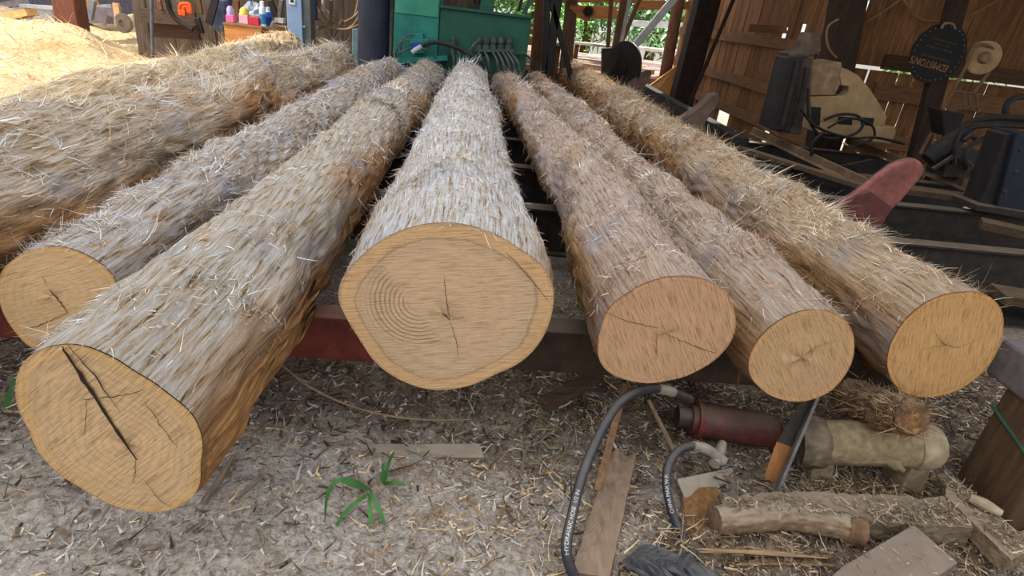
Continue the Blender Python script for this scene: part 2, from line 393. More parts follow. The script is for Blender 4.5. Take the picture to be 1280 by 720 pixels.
    d = ax[None]*(np.cos(az)*sg)[:, None]+tan*np.sin(az)[:, None]
    dist = .55+t_*L*.13
    Lf = rng.gamma(3.2, .0125, N)*dist*fl*np.where(inb, 1.25, 1.); lf = rng.random(N) < longf; Lf = np.where(lf, rng.uniform(.08, .24, N), Lf)
    Wf = np.exp(rng.uniform(math.log(.0016), math.log(.0075), N))*(.6+t_*L*.15)*np.where(lf, .8, 1)*wf
    lift = (rng.gamma(1.6, .075, N)+.03)*np.where(inb, frill, 1.)*np.where(lf, .3, 1.)*np.where((rng.random(N) < .07) & ~lf, 3.2, 1.); curl = rng.normal(-.03, .16, N); Lf = np.minimum(Lf, np.where(lift > .5, .1, .24)); lift = np.minimum(lift, .9); bnd = rng.normal(0, .3, N)
    Vr, Qr, per = ribbons(root_p-nrm*.004, d, nrm, Lf, Wf, lift, curl, bnd)
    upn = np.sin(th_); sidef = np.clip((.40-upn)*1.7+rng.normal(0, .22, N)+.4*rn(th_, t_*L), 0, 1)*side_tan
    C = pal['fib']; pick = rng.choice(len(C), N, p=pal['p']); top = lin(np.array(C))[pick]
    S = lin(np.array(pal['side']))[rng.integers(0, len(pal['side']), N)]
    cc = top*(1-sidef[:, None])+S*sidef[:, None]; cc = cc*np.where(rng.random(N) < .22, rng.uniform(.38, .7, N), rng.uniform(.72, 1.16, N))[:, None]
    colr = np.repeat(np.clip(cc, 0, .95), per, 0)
    # raised tufts of torn splinters
    nT = int(ntuft*1.6); ct = rng.beta(.8, 1.2, nT); ct = ct[ct > .012]; cth = rng.normal(PI/2, .75, len(ct)); sz = rng.integers(10, 46, len(ct)); ci_ = np.repeat(np.arange(len(ct)), sz); n2 = len(ci_)
    spread = rng.uniform(.012, .045, len(ct))[ci_]; elong = rng.uniform(.8, 5.5, len(ct))[ci_]
    t2 = np.clip(ct[ci_]+rng.normal(0, 1, n2)*spread/L, .003, .995); th2 = cth[ci_]+rng.normal(0, 1, n2)*spread*elong/r0m
    az2 = (rng.normal(0, .6, len(ct)))[ci_]+rng.normal(0, .3, n2); sg2 = np.where(rng.random(len(ct)) < .8, dirsign, -dirsign)[ci_]
    tan2 = np.stack([-np.sin(th2), 0*th2, np.cos(th2)], -1); n2r = np.stack([np.cos(th2), 0*th2, np.sin(th2)], -1)
    d2 = ax[None]*(np.cos(az2)*sg2)[:, None]+tan2*np.sin(az2)[:, None]
    L2 = np.minimum(rng.gamma(4., .0125, n2)*(.62+t2*L*.13)*tlen, .17); W2 = np.exp(rng.uniform(math.log(.002), math.log(.006), n2))*(.65+t2*L*.15)
    V2, Q2, p2 = ribbons(pos(th2, t2)-n2r*.005, d2, n2r, L2, W2, rng.uniform(.15, .55, len(ct))[ci_]*rng.uniform(.5, 1.3, n2), rng.normal(-.1, .2, len(ct))[ci_]+rng.normal(0, .15, n2), rng.normal(0, .35, n2))
    base2 = lin(np.array(C))[rng.choice(len(C), len(ct), p=pal['p'])][ci_]; sf = np.clip((.2-np.sin(th2))*1.6+rng.normal(0, .2, n2), 0, 1)[:, None]
    c2 = (base2*(1-sf)+lin(np.array(pal['side'][0]))*sf)*rng.uniform(.88, 1.36, n2)[:, None]
    Qr = np.concatenate([Qr, Q2+len(Vr)], 0); Vr = np.concatenate([Vr, V2], 0); colr = np.concatenate([colr, np.repeat(np.clip(c2, 0, .95), p2, 0)], 0)
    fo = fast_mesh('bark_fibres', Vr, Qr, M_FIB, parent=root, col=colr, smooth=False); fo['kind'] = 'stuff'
    LOGS.append(root); return root, pos, L

WHITE = [(222,217,212),(205,203,203),(228,214,194),(206,180,146),(184,176,172)]
CREAM = [(226,208,180),(212,186,150),(196,162,120),(206,198,190),(170,128,88)]
PINK = [(216,200,186),(205,178,156),(190,154,126),(222,212,202),(160,122,96)]
SIDE = [(180,132,80),(156,108,62),(200,156,102),(124,84,50),(98,66,42)]
def pal(name, fib, p, pale, tan, brown, grey, patch): return dict(fib=fib, p=p, side=SIDE, mat=bark_mat('debarked wood '+name, pale, tan, brown, grey, patch))
P_C = pal('bleached', WHITE, [.34,.22,.24,.12,.08], (208,203,198), (188,166,140), (140,112,84), (160,160,168), (176,146,116))
P_FL = pal('streaky', WHITE, [.16,.18,.28,.24,.14], (192,182,170), (178,150,116), (118,96,76), (134,134,142), (166,134,104))
P_L = pal('smoky', WHITE, [.2,.24,.24,.2,.12], (190,180,172), (170,140,108), (116,92,70), (146,148,162), (166,130,98))
P_L2 = pal('straw', [(216,202,180),(200,178,148),(182,150,114),(204,200,196),(150,114,80)], [.3,.24,.18,.18,.1], (198,184,166), (176,142,104), (110,76,50), (150,146,150), (176,132,90))
P_L1 = pal('sandy', [(240,222,190),(228,202,162),(210,176,130),(220,208,192),(186,144,98)], [.36,.28,.2,.1,.06], (226,202,166), (204,168,122), (146,108,70), (158,148,146), (184,138,92))
P_R1 = pal('rosy', PINK, [.3,.26,.2,.18,.06], (190,170,154), (176,144,118), (124,92,70), (142,134,142), (172,130,104))
P_R2 = pal('knotty', PINK, [.26,.28,.22,.16,.08], (186,166,148), (172,140,112), (120,88,64), (136,128,134), (166,122,94))
P_R3 = pal('tufted', CREAM, [.3,.28,.2,.14,.08], (188,164,136), (172,138,104), (118,84,56), (140,130,126), (160,114,76))

def farpt(px, py, r, deck=.38):
    d = ray(px, py); y = (CZ-deck-2*r)/(-d[2])*d[1]; return (float(d[0]/d[1]*y), float(y), deck+r)
c_out = zoom([(390,150),(520,170),(640,235),(720,290),(752,360),(745,440),(715,520),(655,590),(560,635),(430,683),(350,685),(260,655),(180,600),(135,530),(85,450),(55,390),(75,320),(130,260),(200,205),(290,165)], 400, 220, 2.572)
r1_out = zoom([(455,322),(530,335),(585,375),(612,440),(615,490),(600,530),(560,580),(500,620),(400,655),(280,657),(215,635),(180,600),(172,550),(185,480),(210,420),(270,375),(350,335)], 680, 220, 2.572)
r2_out = [(1010,387),(1045,392),(1062,408),(1067,432),(1058,465),(1035,490),(1005,501),(975,498),(950,484),(936,465),(938,440),(955,415),(980,396)]
r3_out = [(1200,365),(1232,368),(1250,385),(1253,410),(1245,440),(1225,468),(1195,488),(1160,496),(1130,490),(1112,470),(1110,440),(1120,415),(1140,390),(1170,371)]
fl_out = zoom([(200,103),(270,125),(360,180),(450,240),(510,290),(535,350),(530,420),(525,490),(490,525),(440,548),(390,547),(300,530),(220,485),(130,420),(80,330),(45,250),(45,200),(65,150),(110,118)], 0, 380, 2.1175)
l_out = zoom([(190,308),(280,325),(340,355),(400,400),(428,460),(415,540),(350,610),(250,670),(160,690),(105,670),(60,620),(20,560),(0,500),(-5,440),(10,400),(50,360),(100,328)], 0, 200, 2.88)

FM_C = face_mat('sawn end bleached', (190,158,122), (190,150,104), (132,98,66), 1.42, .10, .55, arc=(-.07,.03,.17,.03), ringscale=46, sap_at=.85, ringdark=.76)
FM_R1 = face_mat('sawn end rosy', (182,142,106), (182,138,98), (128,88,58), -.5, .05, .75, ringscale=38, sap_at=.93)
FM_R2 = face_mat('sawn end tan', (180,144,104), (184,140,94), (124,88,56), -.6, .12, .65, ringscale=46, sap_at=.88)
FM_R3 = face_mat('sawn end orange', (188,144,92), (188,136,80), (132,88,48), -.25, .06, .7, ringscale=40, sap_at=.93)
FM_FL = face_mat('sawn end golden', (190,156,114), (190,150,98), (124,90,56), .8, .24, .6, ringscale=64, sap_at=.9)
FM_L = face_mat('sawn end yellow', (202,166,120), (198,156,104), (148,106,66), 1.2, .14, .5, ringscale=44, sap_at=.9)

fp = farpt(588, 76, .235)
LC = make_log('broad bleached middle log with the largest sawn end and a vertical crack', c_out, 1.5, fp, .235, fp[1], P_C, FM_C, 11, 19000, 0., [(1.1,1.5,.018,.12,.5),(2.6,1.2,.02,.15,.5)], None, (.55,1.15,1.9,2.8,3.8), .5,
    cracks=[([(555,345),(558,375),(562,400)], .0022), ([(562,400),(570,425),(573,447)], .0018), ([(562,400),(553,392)], .004), ([(632,315),(660,345),(688,380)], .002), ([(565,400),(580,396)], .0015)], pith=(0,-.015), ntuft=110)
fp = farpt(540, 73, .19)
LF = make_log('log hanging lowest at front left, oval end split by a dark diagonal groove', fl_out, 1.02, fp, .19, fp[1], P_FL, FM_FL, 23, 16000, .02, [(.55,.3,.02,.25,.35)], None, (.1,.35,1.9,3.2), .25,
    cracks=[([(78,433),(105,475),(135,522),(170,575)], .010), ([(170,575),(166,604)], .002), ([(85,432),(118,470),(150,515)], .003), ([(100,500),(140,496),(182,487)], .0018), ([(178,500),(200,530),(222,560)], .002), ([(106,545),(108,500)], .0014),([(180,600),(200,625),(215,634)], .0018)], pith=(.02,-.03), fl=.85, ntuft=70)
fp = farpt(492, 72, .175)
LL = make_log('log at the left edge whose round yellow end peeks over the overhanging log', l_out, 1.55, fp, .175, fp[1], P_L, FM_L, 31, 13000, -.03, [(.55,1.5,.03,.16,.7),(1.3,1.1,.03,.2,.7)], .185, (.18,.6,1.0,1.8,2.7), .5,
    cracks=[([(62,362),(75,378),(85,391)], .004), ([(36,411),(60,402),(85,391)], .0025), ([(0,345),(25,340)], .001), ([(52,345),(58,356)], .0015)], pith=(.0,.0), ntuft=110)
fp = farpt(420, 56, .23)
make_log('thick shaggy log with long straw strands, second from the left', (-1.66, 1.2, .645, .245), 1.2, fp, .235, fp[1], P_L2, FM_L, 41, 15000, 0.02, [(1.5,1.2,.03,.2,.6),(2.6,1.,.04,.2,.7),(4.,1.,.03,.2,.7)], None, (1.3,2.2,3.0,3.9,4.8), .55, longf=.35, whole=True, dirsign=1, bump=.02, wf=.9, frill=1.4, ntuft=170, tlen=1.7)
fp = farpt(356, 39, .235)
make_log('sandy coloured log at the far left, next to the sunlit sawdust', (-2.30, 1.6, .565, .18), 1.6, fp, .235, fp[1], P_L1, FM_L, 53, 13000, 0., [(2.5,1.2,.02,.3,.6)], None, (2.4,3.4,4.3), .45, longf=.3, whole=True, dirsign=1, bump=.016, wf=.9, frill=1.2, ntuft=90, tlen=1.3)
fp = farpt(632, 88, .17)
LR1 = make_log('log right of the middle one, smooth rosy end with a thin sideways crack', r1_out, 1.55, fp, .17, fp[1], P_R1, FM_R1, 61, 13000, 0.02, [(.75,1.2,.02,.15,.6),(1.9,1.1,.02,.2,.6)], None, (.12,.62,1.0,1.7,2.5,3.3), .45,
    cracks=[([(758,391),(785,402),(808,407),(823,410)], .0022), ([(825,413),(850,425),(880,437),(898,442)], .002), ([(822,413),(820,450)], .0013)], pith=(.0,-.005), ntuft=110)
fp = farpt(668, 92, .15)
LR2 = make_log('slim log with knobbly frilled rings, between two thicker logs on the right', r2_out, 1.55, fp, .145, fp[1], P_R2, FM_R2, 71, 11000, 0.02, [(.5,1.6,.02,.07,.9),(.95,1.6,.028,.09,.9),(1.45,1.5,.03,.1,.9),(2.2,1.5,.025,.1,.9)], None, (.1,.42,.62,.9,1.05,1.4,1.9,2.6,3.3), .5,
    cracks=[([(985,455),(1012,446),(1020,434),(1048,425)], .0012), ([(1010,430),(1018,452)], .0012)], pith=(.0,-.0), frill=3.6, ntuft=190)
fp = farpt(714, 75, .19)
LR3 = make_log('outermost log on the right, orange sawn end and thick curly tufts', r3_out, 1.65, fp, .19, fp[1], P_R3, FM_R3, 83, 13000, 0.0, [(.6,1.6,.03,.12,.8),(1.2,1.6,.03,.12,.8),(2.0,1.5,.03,.15,.8)], .19, (.15,.5,.85,1.15,1.5,2.0,2.5,3.1,3.8,4.6), .8,
    cracks=[([(1150,438),(1180,432),(1200,434),(1228,420)], .0016), ([(1165,410),(1180,430)], .001)], pith=(.0,-.0), fl=1.35, frill=3.2, ntuft=330, tlen=1.15)
# torn strip hanging at the underside of the overhanging log
root, pos, L = LF; mb = MB(); n, m = 34, 22
gridv = []
for i in range(n):
    for j in range(m):
        v = .02+(.72+.12*math.sin(j*2.3))*i/(n-1); th = -1.05+.95*j/(m-1); p = pos(np.array(th), np.array(v/L)); off = .003+.022*(i/(n-1))**2*(1-.4*j/(m-1))+.004*math.sin(j*9.1+i*.15)+.003*math.sin(j*23.+i*.4)
        gridv.append(p+np.array([math.cos(th), 0, math.sin(th)])*off)
mb.add(gridv, [(i*m+j, i*m+j+1, (i+1)*m+j+1, (i+1)*m+j) for i in range(n-1) for j in range(m-1)])
o = mb.build('torn_strip', wood('torn tan wood', (176,130,78), (104,70,40), 'y', 14, bump=.8, island=0), root, True)
sm = o.modifiers.new('thick', 'SOLIDIFY'); sm.thickness = .01; sm.offset = -1

# ------------------------------------------------------------------ chips, mulch, sawdust
def litter(name, N, xs, ys, cols, Lr, Wr, seed, dens=None, label=None):
    r = np.random.default_rng(seed); x = r.uniform(*xs, N*2); y = r.uniform(ys[0]**.6, ys[1]**.6, N*2)**(1/.6)
    if dens is not None: k = r.random(N*2) < dens(x, y); x, y = x[k][:N], y[k][:N]
    else: x, y = x[:N], y[:N]
    n = len(x); z = gz(x, y)+r.uniform(.001, .008, n); an = r.uniform(0, 2*PI, n); tl = r.normal(0, .18, n)
    d = np.stack([np.cos(an), np.sin(an), tl], -1); nr = np.tile([0,0,1.], (n,1))+r.normal(0, .35, (n,3)); nr /= np.linalg.norm(nr, axis=1, keepdims=True)
    L_ = r.gamma(3., Lr/3, n)*(.7+.2*y); W_ = r.uniform(*Wr, n)*(.7+.2*y)
    Vr, Qr, per = ribbons(np.stack([x, y, z], -1), d, nr, L_, W_, r.normal(0, .05, n), r.normal(0, .25, n), r.normal(0, .25, n), 2)
    C = lin(np.array(cols))[r.integers(0, len(cols), n)]*r.uniform(.65, 1.15, n)[:, None]
    o = fast_mesh(name, Vr, Qr, M_CHIP, col=np.repeat(C, per, 0), smooth=False)
    return tag(o, label, name.replace('_', ' '), kind='stuff')
sig = lambda v: 1/(1+np.exp(-v))
litter('wood_chips', 19000, (-2.2,3.2), (.85,3.2), [(222,194,152),(206,172,126),(186,152,112),(204,184,158),(152,118,84)], .030, (.003,.0085), 5,
    lambda x, y: np.clip(.10+.95*np.exp(-((x-.2)/.40)**2-((y-1.35)/.35)**2)+.35*sig((x-.1)*6)+.3*sig((y-2.3)*5)+.8*np.exp(-((x-1.55)/.25)**2-((y-1.75)/.2)**2)+.8*np.exp(-((x-1.15)/.2)**2-((y-2.15)/.2)**2), 0, 1), 'pale wood chips scattered over the grey dirt in front of the deck')  # last two clusters stand in for sunlit patches on the ground
litter('bark_mulch', 12000, (-2.2,3.0), (.9,2.9), [(92,70,52),(70,54,42),(118,94,72),(138,116,94),(104,88,76)], .045, (.004,.013), 6,
    lambda x, y: np.clip(.13+.9*np.exp(-((y-1.95-.1*x*0)/.3)**2)+.5*sig((x-.5)*6), 0, 1), 'dark brown bark mulch under the edge of the deck')
litter('sawdust_flakes', 14000, (-2.4,3.0), (.85,2.6), [(166,156,146),(186,176,164),(140,128,118),(204,192,178),(112,100,90)], .024, (.004,.011), 8, None, 'grey dusty flakes covering the bare dirt')
# bright wood-shaving heap on the left
hx, hy = np.meshgrid(np.arange(-16, -2.55, .09), np.arange(4.2, 15.5, .09)); edge = sig((-2.95-hx)*7)*sig((hy-4.6)*6)*sig((np.where(hx > -5.7, 10.0, 15.)-hy)*8)
hz = edge*(.12+.06*vnoise(hx, hy, 21, 30, 1.6)+.03*vnoise(hx, hy, 22, 30, 8.)+.30*np.exp(-((hx+5.9)/.75)**2-((hy-9.6)/.7)**2)+.5*np.exp(-((hx+9.3)/1.6)**2-((hy-10.)/1.6)**2)+.28*np.exp(-((hx+3.6)/.9)**2-((hy-8.6)/.8)**2)+.10)-.03
w = hx.shape[1]; ii = np.arange(hx.shape[0]-1)[:, None]*w+np.arange(w-1)[None]
t = NT('fresh shavings'); co = t.co(); b = t.noise(co, 16, 7, .75, 1.); c = t.noise(co, 1.6, 4)
k = t.ramp(b, [(.3, (190,146,96)), (.48, (228,198,150)), (.7, (246,228,190))]); k = t.mix(t.math('MULTIPLY', t.math('SUBTRACT', c, .55), 4, True), k, t.ramp(b, [(.3, (150,96,60)), (.6, (214,160,104))]))
t.base(k, .95); t.bump(b, 1., .06)
o = fast_mesh('sawdust_pile', np.stack([hx, hy, hz], -1).reshape(-1, 3), np.stack([ii, ii+1, ii+w+1, ii+w], -1).reshape(-1, 4), t.m)
tag(o, 'pale yellow heap of sawdust and shavings in full sun beyond the leftmost log', 'sawdust', kind='stuff')
r = np.random.default_rng(77); n = 9000; ix = r.integers(0, hx.size, n); P0 = np.stack([hx.ravel()[ix]+r.uniform(-.05,.05,n), hy.ravel()[ix]+r.uniform(-.05,.05,n), hz.ravel()[ix]], -1); P0 = P0[(P0[:,2] > .04) & ((P0[:,0] < -5.7) | (P0[:,1] < 10.))]; n = len(P0)
an = r.uniform(0, 6.28, n); Vr, Qr, per = ribbons(P0, np.stack([np.cos(an), np.sin(an), 0*an+.15], -1), np.tile([0,0,1.], (n,1)), r.gamma(3,.035,n), r.uniform(.008,.02,n), r.gamma(2,.08,n), r.normal(0,.3,n), r.normal(0,.4,n), 2)
C = lin(np.array([(248,230,190),(232,204,156),(210,166,112),(190,140,100),(240,226,206)]))[r.integers(0,5,n)]
tag(fast_mesh('wood_shavings', Vr, Qr, M_CHIP, col=np.repeat(C, per, 0), smooth=False), 'curled pale shavings strewn over the sunlit sawdust heap', 'shavings', kind='stuff')

# ------------------------------------------------------------------ deck
M_RED = surf('rusty red paint', (122,52,40), (78,36,30), 14, rough=.75, bump=.25, dust=((120,98,78), .5))
M_DARK = surf('dark dirty steel', (62,54,46), (36,31,27), 10, rough=.7, bump=.3, dust=((118,102,84), .75))
M_GREY = surf('grey worn steel', (118,112,106), (80,76,74), 10, rough=.7, bump=.25, dust=(DUST, .5))
def ibeam(label, x0, x1, y, ztop, h, wd, mat, group=None):
    mb = MB(); f = .014; w = wd/2; k = .006
    pr = [(-w,0),(w,0),(w,f),(k,f),(k,h-f),(w,h-f),(w,h),(-w,h),(-w,h-f),(-k,h-f),(-k,f),(-w,f)]
    mb.prism([(x0, y+a, ztop-h+b) for a, b in pr], (x1-x0, 0, 0))
    return tag(mb.build('steel_beam', mat), label, 'beam', group)
mb = MB(); mb.box((-1.22, 1.93, .285), (2.84, .10, .18)); tag(mb.build('steel_beam', M_RED, bevel=.006), 'rusty red steel beam under the front ends of the left logs', 'beam')
M_BRB = surf('grimy brown beam', (74,56,42), (44,34,27), 12, rough=.85, dust=((110,92,74), .5))
mb = MB(); mb.box((1.02, 1.96, .285), (1.62, .12, .18)); tag(mb.build('steel_beam', M_BRB, bevel=.006), 'grimy dark brown beam under the right logs, above the hydraulic hoses', 'beam')
for y, lb in ((3.46, 'dark steel cross beam of the log deck, right behind the red stop arm'), (4.45, 'dark steel cross beam, second one behind the red stop arm'), (5.45, 'dark steel cross beam, third one behind the red stop arm'), (6.7, 'dark steel cross beam at the far end of the deck, below the tan carriage')):
    ibeam(lb, -2.6, 4.98, y, .37, .3, .12, M_DARK, 'steel cross beams of the log deck')
M_RAIL = surf('dusty brown rail', (118,92,66), (82,62,44), 8, rough=.8, dust=((140,114,86), .6))
for x, y_, lb in ((3.5, 4.75, 'long dusty carriage rail crossing the steel beams, left of the carriage'), (4.75, 4.9, 'dusty carriage rail under the right side of the tan carriage')):
    mb = MB(); mb.prism([(x+a,y_,b) for a, b in ((-.05,.37),(.05,.37),(.03,.39),(.02,.45),(-.02,.45),(-.03,.39))], (0,7.3-y_,0)); tag(mb.build('carriage_rail', M_RAIL), lb, 'rail')
# dark plates/troughs low between beams on the right
M_PIT = surf('dark pit floor', (40,34,28), (24,20,17), 6, rough=.9)
mb = MB(); mb.box((3.3, 5.2, .06), (2.6, 4.4, .03)); tag(mb.build('pit_plate', M_PIT), 'dark steel floor plate down between the deck beams', 'plate')
M_BOARDD = wood('dim brown board', (98,74,52), (58,44,32), 'x', 10, dust=((120,98,74), .5))
for p0, p1, w_, h_, lb in (((2.75,5.9,.42),(3.5,4.6,.40),.12,.04,'worn plank lying aslant over the deck beams beside the rail'), ((3.75,3.9,.42),(4.6,3.3,.42),.16,.06,'dark plank on the steel beam nearest the blue upright'), ((3.6,4.75,.43),(4.9,4.5,.43),.2,.05,'dim brown plank crossing the rail below the blue upright'), ((3.3,3.1,.2),(4.7,2.7,.22),.2,.06,'dark plank lying low behind the grey timber')):
    mb = MB(); mb.bar(p0, p1, w_, h_); tag(mb.build('plank', M_BOARDD, bevel=.004), lb, 'plank')
# stop arms of the log turner
M_FINR = surf('red worn paint', (150,86,76), (96,58,52), 16, rough=.75, bump=.25); M_FIND = surf('brown bare steel', (112,90,76), (78,62,52), 9, rough=.7, bump=.25)
f1 = zoom([(470,345),(560,280),(640,215),(700,172),(740,155),(790,143),(825,150),(840,180),(832,210),(800,250),(740,320),(690,370),(650,430),(630,500),(560,560),(480,470)], 920, 160, 3.556)
f2 = zoom([(820,610),(860,585),(930,540),(1000,475),(1030,465),(1040,490),(1020,540),(970,610),(950,680),(860,690)], 640, 0, 4)
f3 = zoom([(560,450),(600,405),(650,360),(675,347),(695,350),(700,370),(685,405),(650,450),(640,500),(580,500)], 640, 0, 4)
mb = MB(); P = [py_(a, b, 3.05) for a, b in f1]; mb.prism(P, (-.015,.03,.006)); arm = mb.build('stop_arm', [M_FINR], smooth=False, bevel=.012); tag(arm, 'red painted steel stop arm leaning up behind the outermost right log', 'stop arm', 'steel stop arms standing along the deck')
mb = MB(); mb.prism([py_(a, b, 3.0) for a, b in zoom([(600,283),(692,352),(650,430),(630,500),(560,560),(480,470),(478,350),(540,300)], 920, 160, 3.556)], (-.002,.02,.001)); mb.build('dark_lower_section', surf('dark red grime', (108,58,52), (72,42,38), 14, rough=.8), arm)
mb = MB(); mb.prism([py_(a, b, 3.12) for a, b in f1], (-.03,.015,.014)); mb.build('back_edge', M_FIND, arm, bevel=.008)
for f, y, lb in ((f2, 6.3, 'brown steel stop arm halfway along the deck, in front of the plank wall'), (f3, 9.3, 'farthest stop arm, beside the black saw blade')):
    mb = MB(); mb.prism_px(f, y, .14); b_ = py_(*f[-1], y); e_ = py_(*f[-3], y); mb.prism([(b_[0],y,b_[2]+.05),(e_[0],y,b_[2]+.05),(e_[0],y,.05),(b_[0],y,.05)], (0,.14,0)); tag(mb.build('stop_arm', M_FIND, bevel=.015), lb, 'stop arm', 'steel stop arms standing along the deck')
# long dark deck side beam running away beside the outermost log
mb = MB(); mb.bar((2.75,5.9,.42), (2.9,10.6,.42), .14, .22); tag(mb.build('side_beam', surf('sooty beam', (46,38,32), (28,24,20), 10), bevel=.01), 'long dark beam at the far right side of the deck, past the second stop arm', 'beam')

def rough(o, amt, size=.05, lv=4, simple=True):
    m = o.modifiers.new('sub', 'SUBSURF'); m.subdivision_type = 'SIMPLE' if simple else 'CATMULL_CLARK'; m.levels = m.render_levels = lv
    tx = bpy.data.textures.new('rough', 'CLOUDS'); tx.noise_scale = size; tx.noise_depth = 4
    d = o.modifiers.new('rough', 'DISPLACE'); d.texture = tx; d.strength = amt; d.mid_level = .5; d.texture_coords = 'LOCAL'
    return o
def flakes_on(name, label, quads, N, seed, cols=((166,146,118),(144,122,96),(128,106,80),(186,166,138),(100,82,62)), Lr=.02):
    r = np.random.default_rng(seed); P = []
    for q in quads:
        q = np.array(q, float); n = N//len(quads); u, v = r.random((n,1)), r.random((n,1)); P.append((q[0]*(1-u)+q[1]*u)*(1-v)+(q[3]*(1-u)+q[2]*u)*v)
    P = np.concatenate(P); n = len(P); P[:, 2] += r.uniform(.001, .008, n); an = r.uniform(0, 6.28, n); nr = np.tile([0,0,1.], (n,1))+r.normal(0,.3,(n,3)); nr /= np.linalg.norm(nr,axis=1,keepdims=True)
    Vr, Qr, per = ribbons(P, np.stack([np.cos(an), np.sin(an), r.normal(0,.15,n)], -1), nr, r.gamma(3,Lr/3,n), r.uniform(.002,.007,n), r.normal(0,.05,n), r.normal(0,.2,n), r.normal(0,.3,n), 2)
    C = lin(np.array(cols))[r.integers(0,len(cols),n)]*r.uniform(.65,1.1,n)[:,None]
    return tag(fast_mesh(name, Vr, Qr, M_CHIP, col=np.repeat(C,per,0), smooth=False), label, 'wood flakes', kind='stuff')
# ------------------------------------------------------------------ things at the lower right
M_HOSE = surf('black rubber hose', (58,56,58), (42,40,42), 30, rough=.6, bump=.1, dust=((110,102,94), .55))
M_STEELP = surf('pale dusty steel', (150,140,126), (110,100,88), 20, rough=.6, dust=(DUST, .7))
M_INK = surf('white print', (214,210,200), (190,186,178), 10, bump=0)
def text_mesh(s, size):
    cu = bpy.data.curves.new('txt', 'FONT'); cu.body = s; cu.size = size; cu.align_x = 'LEFT'
    ob = bpy.data.objects.new('txt', cu); COL.objects.link(ob); dg = bpy.context.evaluated_depsgraph_get()
    me = bpy.data.meshes.new_from_object(ob.evaluated_get(dg)); V = [v.co.copy() for v in me.vertices]; Fs = [tuple(p.vertices) for p in me.polygons]
    bpy.data.objects.remove(ob); bpy.data.curves.remove(cu); bpy.data.meshes.remove(me); return V, Fs
def hose(name, label, pts, r, mat=M_HOSE, n=12, k=8, cat='hose', group=None, prints=()):
    mb = MB(); P = crv(pts, k); mb.tube(P, r, n); o = tag(mb.build(name, mat, smooth=True), label, cat, group)
    for s, size, start, flip in prints:                                    # print running along the hose, facing up and forward
        V, Fs = text_mesh(s, size); cum = [0]
        for a, b in zip(P, P[1:]): cum.append(cum[-1]+(b-a).length)
        mt = MB(); out = []
        for v in V:
            s_ = start+v.x*flip; i = max(0, min(len(P)-2, int(np.searchsorted(cum, s_))-1)); f = (s_-cum[i])/max(1e-6, cum[i+1]-cum[i])
            c = P[i].lerp(P[i+1], f); tg = (P[i+1]-P[i]).normalized(); toc = (Vector(CAM)-c).normalized(); toc = (toc-tg*toc.dot(tg)).normalized(); sd = tg.cross(toc)*flip
            a = (v.y-size*.35)/r; out.append(c+(toc*math.cos(a)+sd*math.sin(a)*-1)*(r+.0008))
        mt.add(out, Fs); mt.build('printed_text', M_INK, o)
    return o, P
h1pts = [(.40,1.10,.02)] + [py_(*p) for p in ((708,690,1.14),(716,640,1.24),(733,580,1.36),(762,520,1.50),(785,495,1.58),(812,486,1.64),(838,489,1.68),(862,500,1.70))]
o, P = hose('hydraulic_hose', 'long black hydraulic hose rising from the dirt and arching to the red cylinder', h1pts, .0155, prints=(('HYDRAULIC HOSE  1/2 IN', .016, .10, 1),))
mb = MB(); mb.tube([P[-14], P[-11], P[-8]], .0185, 14); mb.build('crimped_sleeve', M_STEELP, o, True)
mb = MB(); mb.tube([P[-8], P[-4], P[-1]], [.013,.017,.02], 12); mb.build('hose_fitting', M_DARK, o, True)
h2pts = [py_(*p) for p in ((868,690,1.27),(852,668,1.31),(840,640,1.36),(833,605,1.42),(837,578,1.48),(852,561,1.53),(872,557,1.56))]
o, P = hose('hydraulic_hose', 'short black hydraulic hose bending round to the dusty elbow fitting', h2pts, .0145, prints=(('CHINA MAX W.P.', .015, .13, 1),))
mb = MB(); mb.tube([py_(*p) for p in ((866,557,1.55),(880,560,1.57),(894,568,1.58),(903,576,1.58))], [.016,.019,.019,.021], 14, smoothpts=4); mb.tube([py_(*p) for p in ((893,580,1.56),(899,566,1.61),(903,555,1.66))], [.02,.021,.017], 14); mb.build('elbow_fitting', M_STEELP, o, True)
# cylinder
M_CYL = surf('dark red oily paint', (104,52,42), (58,34,30), 12, rough=.5, bump=.2, dust=((110,92,78), .6))
a, b = py_(862,523,1.78), py_(972,540,1.74); ax = b-a; Lc = np.linalg.norm(ax)
mb = MB(); mb.lathe(a, ax, [(0,.03),(.0,.055),(.03,.058),(.035,.066),(Lc*.3,.068),(Lc*.8,.068),(Lc*.93,.064),(Lc,.045),(Lc+.01,.02)], 32)
cyl = tag(mb.build('hydraulic_motor', M_CYL, smooth=True), 'dark red oily hydraulic cylinder lying under the two slim right logs', 'hydraulic cylinder')
mb = MB(); mb.lathe(a-ax/Lc*.05, ax, [(0,.025),(0,.04),(.05,.04)], 20); mb.build('end_port', M_DARK, cyl, True)
mb = MB(); mb.lathe(a+ax*.06, ax, [(0,.05),(0,.071),(.02,.071),(.02,.05)], 32); mb.build('red_collar', surf('bright red paint', (122,46,40), (78,36,32), 22, bump=.3, dust=((110,92,78),.6)), cyl, True)
